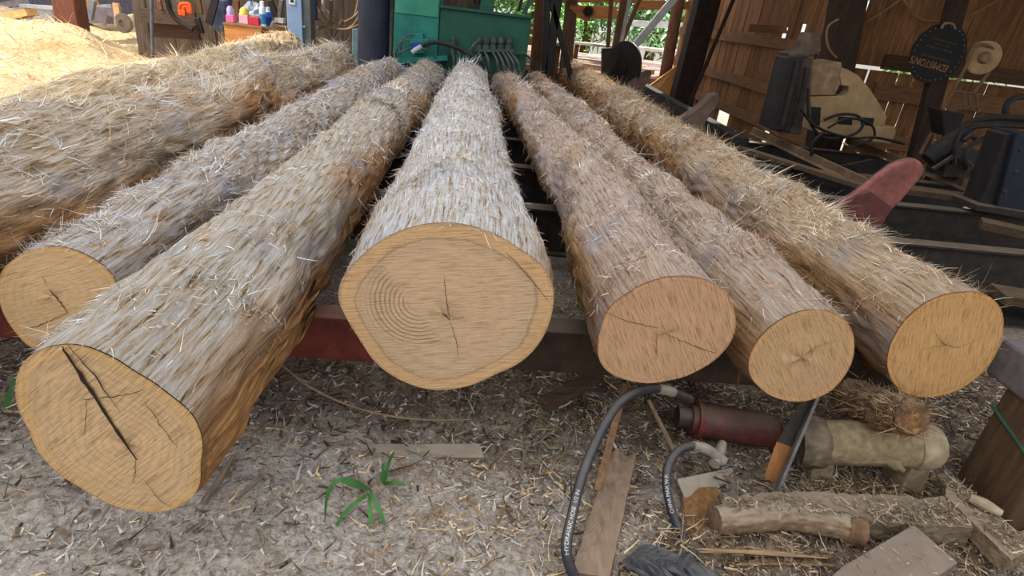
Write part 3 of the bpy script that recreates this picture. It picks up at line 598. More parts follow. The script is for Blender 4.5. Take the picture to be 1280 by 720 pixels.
# timber offcut and slat
M_OFF = wood('weathered timber', (144,116,92), (96,72,52), 'y', 10, dust=((150,130,108), .4))
def slab(name, label, cat, quad, th, mat, up=(0,0,-1), bevel=.004, group=None, rg=0):
    mb = MB(); mb.prism(quad, Vector(up)*th); o = tag(mb.build(name, mat, bevel=0 if rg else bevel), label, cat, group)
    if rg: rough(o, rg, .05, 5)
    return o
slab('timber_offcut', 'thick weathered timber offcut lying beside the long black hose', 'timber', [py_(762,568,1.62), py_(772,562,1.62), py_(783,570,1.62), py_(796,566,1.62), py_(762,722,1.12), py_(714,715,1.12)], .09, M_OFF, (.12,.0,-1), rg=.014)
slab('wooden_lath', 'thin brown lath leaning against the deck behind the black hose', 'slat', [py_(778,478,1.72), py_(786,480,1.72), py_(752,615,1.40), py_(742,612,1.40)], .012, wood('brown slat', (150,112,78), (96,70,48), 'z'), (.2,.6,-.3))
slab('wooden_stake', 'thin pale stake slanting beside the end of the dark red cylinder', 'stake', [py_(808,500,1.78), py_(813,499,1.78), py_(852,575,1.62), py_(846,577,1.62)], .012, M_OFF, (.1,.5,-.3))
slab('dark_board', 'dark worn board half buried in mulch right of the middle log', 'board', [pz_(672,497,.03), pz_(740,462,.06), pz_(756,470,.06), pz_(690,508,.03)], .03, wood('mulch dark board', (112,84,62), (64,48,36), 'x'))
# plate and brown board
slab('steel_plate', 'small flat dusty steel plate below the elbow fitting', 'plate', [py_(846,598,1.50), py_(915,584,1.62), py_(938,613,1.56), py_(856,622,1.44)], .012, M_STEELP)
slab('wooden_block', 'brown wooden board standing upright under the steel plate', 'board', [py_(852,620,1.45), py_(899,618,1.47), py_(884,684,1.28), py_(868,678,1.28), py_(858,655,1.34)], .04, wood('brown block', (158,112,66), (104,72,42), 'z'), (.3,1,0))
# leaning strap
strap = empty('leaning_bracket', py_(968,630,1.46), 'flat steel strap leaning under the slim right log, rusty in its lower half', 'bracket')
A, B, C_, D = py_(1000,504,1.62), py_(1021,500,1.62), py_(993,560,1.57), py_(971,552,1.57)
mb = MB(); mb.prism([A, B, C_, D], (.01,.012,0)); mb.build('steel_end', M_DARK, strap)
mb = MB(); mb.prism([D, C_, py_(970,605,1.52), py_(955,596,1.52)], (.01,.012,0)); mb.build('rusty_end', surf('orange rust', (150,100,54), (104,64,36), 16, (1,1,.3)), strap)
mb = MB(); mb.prism([py_(1021,496,1.61), py_(1025,497,1.61), py_(966,635,1.46), py_(962,634,1.46)], (.012,.03,0)); mb.build('flange', M_GREY, strap)
# tan dusty roller housing
M_TAN = surf('thick tan sawdust coat', (150,130,98), (104,86,64), 30, rough=.95, bump=.6)
a, b = py_(1012,552,1.66), py_(1166,557,1.60); ax = b-a; Lc = np.linalg.norm(ax); axn = ax/Lc
tk = empty('dusty_motor', (a+b)/2*np.array([1,1,0]), 'round electric motor coated in tan sawdust under the outermost right log', 'motor')
mb = MB(); mb.lathe(a, ax, [(.02,.05),(.02,.078),(Lc*.3,.082),(Lc*.85,.083),(Lc*.86,.083)], 36); rough(mb.build('housing', M_TAN, tk, True), .016, .04, 2)
mb = MB(); mb.lathe(a, ax, [(Lc*.83,.085),(Lc*.85,.09),(Lc*.97,.086),(Lc*1.04,.066),(Lc*1.055,.03),(Lc*1.06,.0)], 36); mb.build('end_cap', surf('tan dusty cap', (164,146,114), (122,104,80), 26, bump=.4), tk, True)
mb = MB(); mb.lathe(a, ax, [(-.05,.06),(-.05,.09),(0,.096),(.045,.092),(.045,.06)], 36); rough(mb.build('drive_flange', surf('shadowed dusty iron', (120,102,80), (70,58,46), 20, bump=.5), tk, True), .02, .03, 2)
p = py_(1112,575,1.555); mb = MB(); mb.lathe(p, (.6,-.6,-.25), [(-.02,.022),(.03,.02),(.04,.012),(.055,.008)], 16); mb.build('grease_nipple', M_TAN, tk, True)
for s in (.12, .9):
    q = a+ax*s; mb = MB(); mb.prism([q+np.array([-.035,-.05,-.05]), q+np.array([.035,-.05,-.05]), q+np.array([.05,-.06,-q[2]+.0]), q+np.array([-.05,-.06,-q[2]+.0])], (0,.12,0)); mb.build('leg', M_TAN, tk, bevel=.008)
# rotten stub on the motor
a, b = py_(1058,497,1.86), py_(1140,523,1.50); mb = MB(); pts = [Vector(a).lerp(Vector(b), i/9)+Vector((0,0,.012*math.sin(i*1.7))) for i in range(10)]
mb.tube(pts, [.066+.010*math.sin(i*2.3) for i in range(9)]+[.056], 22); st = tag(mb.build('rotten_stub', surf('rotten brown bark', (128,96,66), (76,56,40), 24, bump=1., dust=((150,128,100), .5)), smooth=True), 'short rotten branch stub lying on the tan dusty motor', 'branch'); rough(st, .03, .03, 2)
mb = MB(); d = Vector(b-a).normalized(); mb.lathe(Vector(b)-d*.003, d, [(0,.056),(.006,.05),(.001,.034),(.008,.022),(.003,.0)], 26); mb.build('crumbling_end', surf('crumbly orange rot', (164,116,68), (84,54,32), 60, bump=1.), st, False)
r = np.random.default_rng(4); n = 3200; th = r.uniform(0, 6.28, n); s = r.random(n); A_, B_ = np.array(a), np.array(b); e1 = np.array(d.cross(Vector((0,0,1))).normalized()); e2 = np.cross(e1, np.array(d)); nr = e1*np.cos(th)[:,None]+e2*np.sin(th)[:,None]
Vr, Qr, per = ribbons(A_+(B_-A_)*s[:,None]+nr*.060, np.tile(np.array(d), (n,1))*r.choice([-1,1],n)[:,None]+r.normal(0,.5,(n,3)), nr, r.gamma(3,.009,n), r.uniform(.002,.006,n), r.gamma(2,.08,n), r.normal(0,.3,n), r.normal(0,.3,n))
C = lin(np.array([(150,120,88),(120,92,66),(172,146,112)]))[r.integers(0,3,n)]; fo = fast_mesh('bark_fibres', Vr, Qr, M_FIB, parent=st, col=np.repeat(C, per, 0), smooth=False); fo['kind'] = 'stuff'
# dusty pipe / timber pieces
M_PIPE = surf('dust caked pipe', (142,116,88), (92,72,52), 26, rough=.95, bump=.6, dust=((154,138,116), .7))
mb = MB(); mb.tube([pz_(893,650,.05), pz_(940,647,.05), pz_(990,645,.05), pz_(1045,656,.05), pz_(1068,662,.05)], [.045,.046,.046,.044,.047], 18, smoothpts=3); pp = tag(mb.build('dusty_pipe', M_PIPE, smooth=True), 'dust caked pipe lying across the ground below the leaning strap', 'pipe'); rough(pp, .022, .03, 2)
a, b = pz_(1058,660,.05), pz_(1084,668,.05); mb = MB(); mb.lathe(a, b-a, [(0,.02),(0,.047),(.05,.05),(.055,.034),(.03,.03)], 20); mb.build('open_end', surf('rust brown pipe end', (132,100,72), (88,62,42), 26, bump=.6), pp, True)
slab('dusty_timber', 'low dust covered timber running from the pipe end to the big post', 'timber', [pz_(900,622,.09), pz_(1000,614,.09), pz_(1190,622,.09), pz_(1218,660,.09), pz_(1092,652,.09), pz_(1060,640,.09), pz_(905,636,.09)], .09, surf('dust covered timber', (128,110,88), (88,72,54), 22, (.3,1,1), .95, bump=.5, dust=((146,128,106), .6)), rg=.03)
slab('grey_board', 'flat grey board end at the bottom edge, in front of the dusty pipe', 'board', [pz_(1142,655,.10), pz_(1198,703,.08), pz_(1130,750,.07), pz_(1020,738,.07), pz_(1052,708,.08)], .05, surf('flat grey board', (120,102,88), (96,80,68), 8, (.3,1,1), .85, bump=.15, dust=((148,130,112), .35)), (.02,.03,-1))
slab('dusty_plank', 'dusty plank edge slanting down beside the foot of the big wooden post', 'plank', [pz_(1183,604,.10), pz_(1198,601,.10), pz_(1296,684,.10), pz_(1264,700,.10), pz_(1182,620,.10)], .06, wood('dusty plank', (140,118,92), (96,78,58), 'x', dust=((150,132,108), .6)), (.0,.05,-1), rg=.02)
mb = MB(); mb.tube([pz_(1212,622,.125), pz_(1230,630,.125), pz_(1252,642,.12)], [.014,.02,.012], 10, smoothpts=3); tag(mb.build('wood_scrap', surf('pale scrap', (176,158,130), (130,110,88), 20)), 'small pale wood scrap on the dusty plank', 'scrap')
# big post on the right with green strap, grey timber on top
M_POST = wood('brown post', (104,76,52), (64,48,34), 'z', 6, bump=.3, island=0)
q0, q1 = (1.99,1.66), (1.955,1.40); q2, q3 = (2.23,1.34), (2.3,1.62)
mb = MB(); mb.prism([q+(-.03,) for q in (q0,q1,q2,q3)], (0,0,.455)); pst = tag(mb.build('support_post', M_POST, bevel=.01), 'thick brown wooden post at the right edge under the grey timber', 'post')
mb = MB(); pts = [(1.985,1.67,.335),(1.97,1.53,.30),(1.95,1.395,.285),(2.09,1.363,.28),(2.235,1.335,.28)]; mb.tube(crv(pts, 4), .006, 8); mb.build('strap', surf('green strap', (60,92,72), (40,64,50), 20), pst, True)
mb = MB(); mb.prism([(1.99,1.385,-.02),(2.23,1.332,-.02),(2.23,1.332,.2),(2.10,1.36,.16)], (-.002,-.008,0)); mb.build('lit_face', wood('lit post wood', (196,150,104), (160,116,76), 'z', island=0), pst)  # pale panel paints the light falling on this face
mb = MB(); mb.box((2.57, 1.62, .50), (1.2, .2, .15), rz=-.05); tag(mb.build('grey_timber', surf('grey timber', (122,112,108), (84,76,72), 12, (.2,1,1), .85, bump=.35), bevel=.012), 'squared grey timber lying on the brown post at the right edge', 'timber')
flakes_on('wood_flakes', 'loose wood flakes covering the low dusty timber and boards at the lower right', [[pz_(900,622,.097), pz_(1190,622,.097), pz_(1212,655,.097), pz_(920,638,.097)], [pz_(1085,640,.097), pz_(1190,628,.097), pz_(1218,658,.097), pz_(1092,652,.097)], [pz_(1183,604,.103), pz_(1198,601,.103), pz_(1290,684,.103), pz_(1264,698,.103)]], 1500, 91)
flakes_on('wood_flakes', 'sparse wood flakes lying on the flat grey board at the bottom edge', [[pz_(1142,657,.105), pz_(1195,703,.085), pz_(1130,745,.075), pz_(1052,708,.085)]], 60, 92, Lr=.015)
P_ = [pz_(860,640,.02), pz_(1250,640,.02), pz_(1280,720,.02), pz_(780,720,.02)]
flakes_on('loose_splinters', 'brown splinters and bark scraps piled over the dirt at the lower right', [P_, [pz_(1010,600,.01), pz_(1185,600,.01), pz_(1190,625,.01), pz_(1000,625,.01)]], 2600, 93, ((132,104,76),(98,76,56),(166,138,104),(78,62,48),(190,164,130)), .05)
# black crumpled sheet
mb = MB(); n, m = 40, 14; gv = []
for i in range(n):
    for j in range(m):
        u, v_ = i/(n-1), j/(m-1); x = .57+.25*u+.03*math.sin(7*v_); y = 1.06+.17*v_+.02*math.sin(9*u); z = .012+.03*abs(math.sin(11*u+4*v_+.9*math.sin(6*v_)))**.7*math.sin(PI*min(1,v_+.1))+.02*math.sin(PI*u)
        gv.append((x, y, z+random.uniform(0,.004)))
mb.add(gv, [(i*m+j, (i+1)*m+j, (i+1)*m+j+1, i*m+j+1) for i in range(n-1) for j in range(m-1)])
tag(mb.build('plastic_sheet', surf('black plastic film', (54,54,58), (34,34,38), 12, rough=.45, bump=.2, dust=((120,114,108), .4)), smooth=False), 'crumpled black plastic sheet on the dirt by the timber offcut', 'plastic sheet')
# splinter bundle
for i, (p0, p1, p2, lb) in enumerate((((872,690),(950,688),(1040,700),'long torn splinter lying from the short hose toward the grey board'), ((880,712),(960,702),(1045,706),'long torn splinter at the bottom edge under the short hose'))):
    mb = MB()
    for k in range(7):
        a = [py_(p[0]+random.uniform(-8,8), p[1]+random.uniform(-4,4), 1.22+.01*k) for p in (p0, p1, p2)]
        mb.tube(a, [.003,.006,.0015], 6, smoothpts=4)
    tag(mb.build('torn_splinter', wood('torn splinter %d' % i, (176,146,108), (128,98,66), 'x'), smooth=True), lb, 'splinter')
# ------------------------------------------------------------------ foreground left and middle
M_OLD = wood('old grey board', (124,110,98), (84,72,62), 'x', 8, dust=(DUST, .5), island=0)
slab('buried_board', 'old grey board half sunk in the dirt behind the weed', 'board', [(-.60,1.60,.028), (.12,1.66,.03), (.14,1.60,.018), (-.62,1.55,.016)], .05, M_OLD)
mb = MB(); mb.tube([pz_(*p) for p in ((348,452,.06),(390,485,.05),(450,511,.045),(520,524,.045),(590,524,.04))], [.004,.005,.004,.004,.002], 7, smoothpts=6); tag(mb.build('bark_strip', wood('thin strip', (168,142,112), (130,104,80), 'x'), smooth=True), 'thin curved strip of bark lying in the dirt under the middle log', 'bark strip')
for p0, p1, r_, lb in (((255,640),(293,575),.012,'grey stick lying beside the oval end of the overhanging log'), ((296,632),(330,596),.008,'short thin stick right of the grey stick'), ((660,490),(668,462),.006,'small dark twig poking from the mulch under the middle log'), ((180,700),(205,690),.007,'pale wood splinter on the bare dirt in the lower left'), ((330,690),(322,668),.005,'small tan stick on the bare dirt, left of the weed')):
    a, b = pz_(*p0, .02), pz_(*p1, .03); a[2] = gz(a[0], a[1])+r_*.7; b[2] = gz(b[0], b[1])+r_*.9
    mb = MB(); mb.tube([a, (a+b)/2+np.array([.006,0,.003]), b], [r_*.7, r_, r_*.6], 7, smoothpts=3); tag(mb.build('stick', wood('stick grey', (150,130,108), (104,86,70), 'y'), smooth=True), lb, 'stick')
M_GREEN = surf('grass green', (78,122,56), (44,82,36), 10, (1,1,.3), .5, bump=.1)
def blade(parent, pts, w):
    P = crv(pts, 6); n = len(P); lo = []; mid = []; hi = []
    for i, p in enumerate(P):
        s = i/(n-1); d = (P[min(i+1,n-1)]-P[max(i-1,0)]).normalized(); sd = d.cross(Vector((0,-.6,.8))).normalized(); ww = w*(math.sin(PI*min(1, .12+.88*s))**.7)*.5+.0005
        lo.append(p+sd*ww); mid.append(p+Vector((0,.2,-.25))*ww*.6); hi.append(p-sd*ww)
    mb = MB(); mb.add(lo+mid+hi, [(i, i+1, n+i+1, n+i) for i in range(n-1)]+[(n+i, n+i+1, 2*n+i+1, 2*n+i) for i in range(n-1)])
    mb.build('leaf', M_GREEN, parent, True)
def weed(label, base, blades, w, stem=None):
    b0 = pz_(*base, 0.); b0[2] = gz(b0[0], b0[1]); o = empty('weed', b0, label, 'weed')
    for bl in blades:
        pts = [py_(a, b, b0[1]+dy) for a, b, dy in bl]; blade(o, pts, w)
    if stem: mb = MB(); mb.tube([py_(a, b, b0[1]+dy) for a, b, dy in stem], [.003,.002], 6, smoothpts=3); mb.build('stem', M_GREEN, o, True)
    return o
weed('green weed with drooping grassy leaves growing from the dirt in front of the middle log', (462,640), [
    [(461,612,0),(445,602,-.03),(425,600,-.05),(410,615,-.07),(406,652,-.08)], [(461,617,0),(445,628,-.04),(428,645,-.07),(415,668,-.09)], [(462,615,0),(470,630,-.03),(478,648,-.05),(480,662,-.06)],
    [(462,618,0),(463,645,-.05),(467,675,-.08),(470,697,-.09)], [(458,612,0),(440,606,.02),(420,601,.03),(407,628,.02)]], .0125, [(462,642,0),(463,606,0)])
weed('small upright weed just right of the drooping weed', (480,610), [[(481,605,0),(483,590,0),(487,576,.01),(493,564,.0)], [(481,606,0),(490,603,-.02),(500,605,-.03),(508,606,-.04)], [(481,606,0),(478,595,0),(480,580,.02)]], .012)
weed('single green blade of grass beside the left end log', (10,520), [[(10,522,0),(10,505,0),(14,485,0),(18,470,0)], [(10,522,0),(8,508,0),(9,490,.01)]], .022)

# ------------------------------------------------------------------ walls and roof (setting)
M_PLANK = wood('brown wall planks', (150,104,64), (92,62,38), 'z', 5, bump=.5, island=.55)
def planks(name, p0, p1, z0, z1, w, gap, mat, holes=(), th=.025, jit=.012, gapf=None):
    p0, p1 = np.array(p0, float), np.array(p1, float); L = np.linalg.norm(p1-p0); d = (p1-p0)/L; nr = np.array([-d[1], d[0]]); mb = MB(); s = 0
    while s < L-.02:
        ww = min(w*random.uniform(.85, 1.15), L-s); g_ = gap if gapf is None else random.choice(gapf)
        spans = [(z0, z1)]
        for h0, h1, ha, hb in holes:
            if s+ww/2 > h0 and s+ww/2 < h1: spans = [(z0, ha), (hb, z1)]
        q = p0+d*(s+ww/2)+nr*random.uniform(-jit, jit)
        for a, b in spans: mb.box((q[0], q[1], (a+b)/2), (ww-g_, th, b-a), rz=math.atan2(d[1], d[0]))
        s += ww
    o = mb.build(name, mat); o['kind'] = 'structure'; return o
XW, YW = 4.45, 7.35
planks('wall_right', (XW, YW+.3), (XW, 14.), 0., 3.7, .16, .008, M_PLANK, [(1.02,1.3,1.42,1.70),(1.42,1.62,1.48,1.64),(2.7,3.0,.0,.32),(3.05,3.25,.0,.3),(1.1,1.25,.0,.25)], gapf=(0.,0.,.003,.007,.011))
planks('wall_back_right', (XW+.01, YW), (11., YW), 1.305, 3.7, .19, .0, M_PLANK)
planks('wall_back_right_low', (XW+.1, YW), (11., YW), 0., 1.262, .2, .014, M_PLANK, gapf=(.006,.018,.028))
M_RAILW = wood('wall rail', (134,96,62), (94,66,42), 'y', 6, island=.2)
M_RAILX = wood('wall rail across', (134,96,62), (94,66,42), 'x', 6, island=.2)
def trim(name, c, s, m): mb = MB(); mb.box(c, s); o = mb.build(name, m, bevel=.004); o['kind'] = 'structure'
for i, z in enumerate((.30, .78, 1.42)): trim('trim_%d' % (i+1), (XW-.05, 10.7, z), (.05, 6.4, .15), M_RAILW)
trim('trim_4', (7.95, YW-.05, 1.37), (6.2, .06, .17), wood('dim wall rail', (92,66,44), (60,42,28), 'x', 6, island=.2)); trim('trim_5', (7.95, YW-.05, 1.03), (6.2, .06, .2), M_RAILX); trim('trim_6', (7.95, YW-.05, .45), (6.2, .06, .18), M_RAILX)
def post(name, label, p0, p1, y, w, d, mat, cat='post', group=None, round_=False, z0=None):
    a, b = Vector(py_(*p0, y)), Vector(py_(*p1, y)); dr = (b-a).normalized()
    if z0 is not None: b = b+dr*((z0-b.z)/dr.z)
    a = a-dr*(2.4 if z0 is not None and abs(dr.z) > .8 else 0)
    mb = MB()
    if round_: mb.tube([b, b.lerp(a,.5)+Vector((.01,0,0)), a], [w*.53, w*.5, w*.47], 18)
    else: mb.bar(b, a, w, d, up=(0,1,0))
    return tag(mb.build(name, mat, smooth=round_, bevel=0 if round_ else .01), label, cat, group)
M_DKP = wood('dark old post', (72,52,38), (40,30,23), 'z', 6, island=0); M_BRP = wood('brown rough post', (120,84,56), (76,52,36), 'z', 6, island=0)
post('corner_post', 'wide dark corner post between the two plank walls', (1060,0), (1046,80), 7.25, .36, .2, M_DKP, z0=0.)
post('roof_post', 'black square roof post standing left of the plank wall', (884,0), (850,130), 10.6, .36, .3, surf('near black post', (52,38,30), (28,22,18), 8), z0=0.)
post('leaning_pole', 'thin dark pole leaning beside the black roof post', (885,75), (862,130), 10.3, .06, .05, M_DKP, z0=0.)
M_ROOF = wood('roof boards', (92,72,54), (60,46,34), 'y', 6)
mb = MB(); mb.prism([(2.6,.2,3.75),(12,.2,3.75),(12,7.8,3.75),(5.2,7.8,3.75),(5.2,9.9,3.75),(1.2,9.9,3.75),(1.2,15,3.75),(-6.6,15,3.75),(-6.6,9.9,3.75),(-3.4,9.9,3.75),(-3.4,6.6,3.75),(2.6,6.6,3.75)], (0,0,.06)); o = mb.build('ceiling', M_ROOF); o['kind'] = 'structure'  # unseen roof, outline cut back to let sky light in

# ------------------------------------------------------------------ carriage and machinery at right
M_CREAM = surf('dusty cream paint', (182,152,110), (146,118,82), 6, rough=.75, bump=.15, dust=((170,140,104), .5)); M_BLK = surf('greasy black iron', (44,38,36), (26,23,22), 12, rough=.55, bump=.3, dust=((90,74,58), .5))
YC = 6.5; Z4 = lambda pts: zoom(pts, 920, 0, 3.556)
c0 = py_(1060,160,YC); car = empty('sawmill_carriage', (c0[0], YC, .4), 'cream painted carriage knee with a dark slotted upright on the rails', 'machine')
mb = MB(); mb.prism_px(Z4([(470,300),(500,310),(545,335),(600,400),(640,462),(672,520),(660,560),(560,560),(470,548),(390,545),(335,520),(330,430),(440,428),(485,424),(503,405),(503,385),(470,380),(462,340)]), YC, .14); mb.build('side_plate', M_CREAM, car, bevel=.01)
mb = MB(); mb.prism_px(Z4([(335,290),(470,275),(480,345),(440,425),(330,425)]), YC+.02, .4); mb.build('gearbox', surf('dusty cream box', (178,148,110), (120,96,70), 9, bump=.3), car, bevel=.015)
mb = MB(); mb.prism_px(Z4([(365,545),(710,565),(715,585),(690,640),(600,630),(345,585)]), YC-.1, .5); mb.build('base', M_CREAM, car, bevel=.012)
for q in ([(335,475),(378,478),(372,560),(340,560)], [(455,518),(520,520),(515,556),(455,552)], [(565,522),(615,526),(608,560),(560,555)]):
    mb = MB(); mb.prism_px(Z4(q), YC-.103, .01); mb.build('dark_slot', M_BLK, car)
mb = MB(); mb.prism_px(Z4([(235,255),(300,250),(245,590),(150,575)]), YC-.3, .3); mb.build('upright', M_BLK, car, bevel=.012)
mb = MB(); mb.prism_px(Z4([(300,260),(345,262),(290,600),(200,595),(245,440)]), YC-.28, .28); mb.build('slide_plate', surf('grey brown slide', (84,72,60), (52,44,38), 10, rough=.6), car, bevel=.012)
for a, b in (((275,270),(205,560)), ((320,300),(262,560))):
    mb = MB(); mb.bar(py_(*Z4([a])[0], YC-.31), py_(*Z4([b])[0], YC-.31), .035, .03, (0,1,0)); mb.build('guide_bar', M_DARK, car)
mb = MB(); mb.prism_px(Z4([(315,190),(340,145),(375,150),(380,230),(340,250),(240,255),(230,235),(310,225)]), YC-.2, .25); mb.build('head_bracket', surf('dusty iron head', (110,92,74), (70,58,46), 12), car, bevel=.015)
# round black dial disc with upside-down lettering
cD = np.array(py_(1172.5,67,6.55)); RD = .292
M_BK = surf('matt black face', (24,23,22), (18,17,16), 20, rough=.6, bump=0); M_GOLD = surf('dull gold letters', (158,118,66), (130,96,54), 20, bump=0); M_DOT = surf('grey marks', (104,96,86), (80,74,66), 20, bump=0)
disc = empty('round_sign', cD-np.array([0,0,RD]), 'round black disc with upside down gold lettering EDMISTON\'S and a ring of grey marks', 'sign')
nrm = Vector(CAM-cD); nrm = Vector((nrm.x*.35, nrm.y, 0)).normalized(); uX = Vector((-nrm.y, nrm.x, 0)).normalized(); uZ = Vector((0,0,1)); rl = math.radians(-8)
RX = uX*math.cos(rl)+uZ*math.sin(rl); RZ = uZ*math.cos(rl)-uX*math.sin(rl)          # reading axes; the disc hangs upside down
TX, TZ = -RX, -RZ; asp = .90
mb = MB(); n = 64; ring = [Vector(cD)+uX*math.cos(2*PI*k/n)*RD*asp+uZ*math.sin(2*PI*k/n)*RD*1.04 for k in range(n)]; mb.prism(ring, -nrm*.03); mb.build('disc_plate', M_BK, disc)
mb = MB()
for k in range(30):
    mb = MB(); a = 2*PI*k/30; p = Vector(cD)+uX*math.cos(a)*RD*asp*.9+uZ*math.sin(a)*RD*1.04*.9+nrm*.002; mb.lathe(p, nrm, [(0,.009),(.004,.008)], 8); mb.build('rim_mark', M_DOT, disc)
def letter(s, size, x, z, mat, bold=1.):
    V, Fs = text_mesh(s, size); wdt = max(v.x for v in V); mt = MB(); mt.add([Vector(cD)+TX*((v.x-wdt/2)*bold+x)+TZ*(v.y+z)+nrm*.003 for v in V], Fs); mt.build('lettering', mat, disc)
letter("EDMISTON'S", .10, .03, .085, M_GOLD, .72)
mb = MB(); rr = random.Random(5)
for x0, x1, z, h in ((-.16,.15,.045,.022), (-.12,.13,-.045,.02), (-.08,.08,-.085,.014), (-.13,.11,-.125,.02)):                                           # worn rows of small print, no longer legible
    x = x0; mb = MB()
    while x < x1:
        w_ = rr.uniform(.006,.014); p = Vector(cD)+TX*(x+w_/2)+TZ*z+nrm*.003; hh = h*rr.uniform(.6,1); mb.prism([p-TX*w_*.4-TZ*hh/2, p+TX*w_*.4-TZ*hh/2, p+TX*w_*.4+TZ*hh/2, p-TX*w_*.4+TZ*hh/2], nrm*.001); x += w_+rr.uniform(.003,.01)
    mb.build('worn_print', surf('faded gold print', (92,74,48), (70,56,38), 20, bump=0), disc)
mb = MB(); mb.tube([py_(a, b, 6.53) for a, b in ((1177,36),(1180,30),(1186,29),(1192,31),(1194,36))], .012, 8, smoothpts=4); mb.build('hanging_loop', surf('tan cord', (150,124,92), (110,90,66), 20), disc, True)
post('sign_post', 'dark slanting post standing under the round black disc', (1170,104), (1148,190), 6.62, .2, .1, M_DKP, z0=.0)
post('pale_board', 'pale board leaning beside the slanting post under the disc', (1184,104), (1158,186), 6.68, .1, .03, wood('pale leaning board', (170,128,84), (126,92,60), 'z'))
# pulley with belt
cP = py_(1228,72,6.5); pl = empty('belt_pulley', cP, 'tan round pulley with its belt, right of the round black disc', 'pulley'); pn = Vector((-.25,-1,0))
mb = MB(); mb.lathe(cP, pn, [(-.05,.16),(-.05,.165),(-.03,.15),(.01,.15),(.03,.168),(.035,.15),(.03,.06)], 36); mb.build('wheel', M_CREAM, pl, True)
mb = MB(); mb.lathe(Vector(cP)+pn.normalized()*.03, pn, [(0,.062),(.02,.06),(.07,.045),(.075,.02)], 24); mb.build('hub', surf('dusty tan hub', (160,132,98), (112,92,66), 14), pl, True)
mb = MB(); mb.tube([py_(a, b, 6.47) for a, b in ((1150,192),(1180,135),(1208,82),(1215,62),(1226,56),(1240,60),(1245,72),(1236,90),(1215,118))], .018, 8, smoothpts=4); mb.build('belt', surf('brown belt', (136,104,74), (96,72,52), 14), pl, True)
# cone hopper, hoses, blue upright
mb = MB(); a = py_(1192,137,5.9); mb.prism_px([(1176,137),(1207,143),(1196,172),(1180,170)], 5.9, .2); tag(mb.build('black_hopper', M_BLK, bevel=.01), 'black tapered hopper below the belt pulley', 'hopper'); hp = bpy.data.objects['black_hopper']; b_ = py_(1188,170,5.95); mb = MB(); mb.bar(b_, (b_[0], b_[1], 0.), .1, .1, (0,1,0)); mb.build('stand', M_DARK, hp)
fr = empty('pipe_frame', py_(1210,140,6.1), 'thin rusty pipe frame standing behind the black hopper', 'frame')
for q in ([(1194,114),(1226,118)], [(1204,114),(1206,136)], [(1220,116),(1223,140)], [(1185,138),(1230,132)], [(1212,118),(1213,138)]):
    mb = MB(); mb.tube([py_(a, b, 6.1) for a, b in q], .013, 8); mb.build('bar', surf('rusty rod', (124,98,74), (84,64,48), 14), fr, True)
HG = 'black hydraulic hoses around the carriage machinery'
for pts, r_, y, lb in (([(1200,180),(1205,160),(1222,150),(1250,147),(1290,150)], .035, 5.4, 'thick black hose arching from the hopper to the right edge'), ([(1192,205),(1196,178),(1210,160),(1240,156),(1290,158)], .03, 5.3, 'black hose running just under the thickest arching hose'), ([(1258,150),(1258,132),(1270,122),(1290,120)], .03, 5.5, 'short black hose curling at the right edge above the other hoses'), ([(1210,215),(1206,195),(1216,180),(1240,170),(1262,166)], .024, 5.0, 'black hose looping low in front of the blue upright'), ([(1200,232),(1208,215),(1230,203),(1255,192)], .014, 4.9, 'thin black hose slanting up to the blue upright'),
    ([(1010,110),(1012,150),(1030,172),(1062,170),(1078,158),(1072,145),(1050,143),(1030,150)], .016, 6.1, 'black cable looped in a coil in front of the cream carriage'), ([(1000,135),(1020,158),(1060,172),(1095,172),(1130,180)], .014, 6.05, 'black cable trailing along the foot of the carriage'), ([(1030,165),(1015,180),(1018,198),(1045,208),(1090,200)], .016, 5.8, 'black cable drooping over the deck beam below the carriage'), ([(1035,160),(1060,148),(1088,155),(1092,172),(1070,182)], .013, 6.15, 'thin loop of cable standing against the cream base')):
    hose('hydraulic_hose', lb, [py_(a, b, y+.02*i) for i, (a, b) in enumerate(pts)], r_, M_BLK, 8, 5, 'hose', HG)
pm = empty('hydraulic_pump', py_(1190,200,5.3)*np.array([1,1,0])+np.array([0,0,.4]), 'dark greasy pump with pipe stubs, left of the black hoses', 'pump')
mb = MB(); mb.lathe(py_(1160,200,5.4), Vector(py_(1205,165,5.4)-py_(1160,200,5.4)), [(0,.05),(0,.08),(.2,.09),(.35,.07),(.45,.05)], 18); mb.build('pump_body', M_BLK, pm, True)
mb = MB(); mb.prism_px([(1185,190),(1225,188),(1222,222),(1178,222)], 5.35, .25); mb.build('pump_foot', M_DARK, pm, bevel=.01)
for q in ([(1190,196),(1175,206),(1165,212)], [(1205,176),(1215,170),(1222,178)], [(1200,200),(1212,205),(1218,216)]): mb = MB(); mb.tube([py_(a, b, 5.28) for a, b in q], .022, 9, smoothpts=3); mb.build('pipe_stub', M_DARK, pm, True)
bu = empty('blue_upright', py_(1255,262,4.4), 'dark blue steel upright with bolted plates at the right edge', 'machine upright')
M_BLUE = surf('dark blue paint', (36,40,50), (24,27,35), 9, rough=.5, bump=.2, dust=((80,76,72), .4))
mb = MB(); mb.prism_px([(1258,168),(1272,166),(1246,260),(1226,254)], 4.4, .2); mb.build('left_plate', M_BLK, bu, bevel=.008)
mb = MB(); mb.prism_px([(1272,166),(1296,168),(1285,264),(1246,260)], 4.36, .26); mb.build('front_plate', M_BLUE, bu, bevel=.008)
mb = MB(); mb.prism_px([(1222,256),(1290,266),(1290,276),(1220,264)], 4.3, .4); mb.build('foot_plate', M_DARK, bu, bevel=.008)
for q in ((1276,188), (1256,240), (1270,215)): mb = MB(); mb.lathe(py_(*q, 4.36), (0,-1,0), [(0,.016),(.012,.014)], 6); mb.build('bolt', M_DARK, bu)
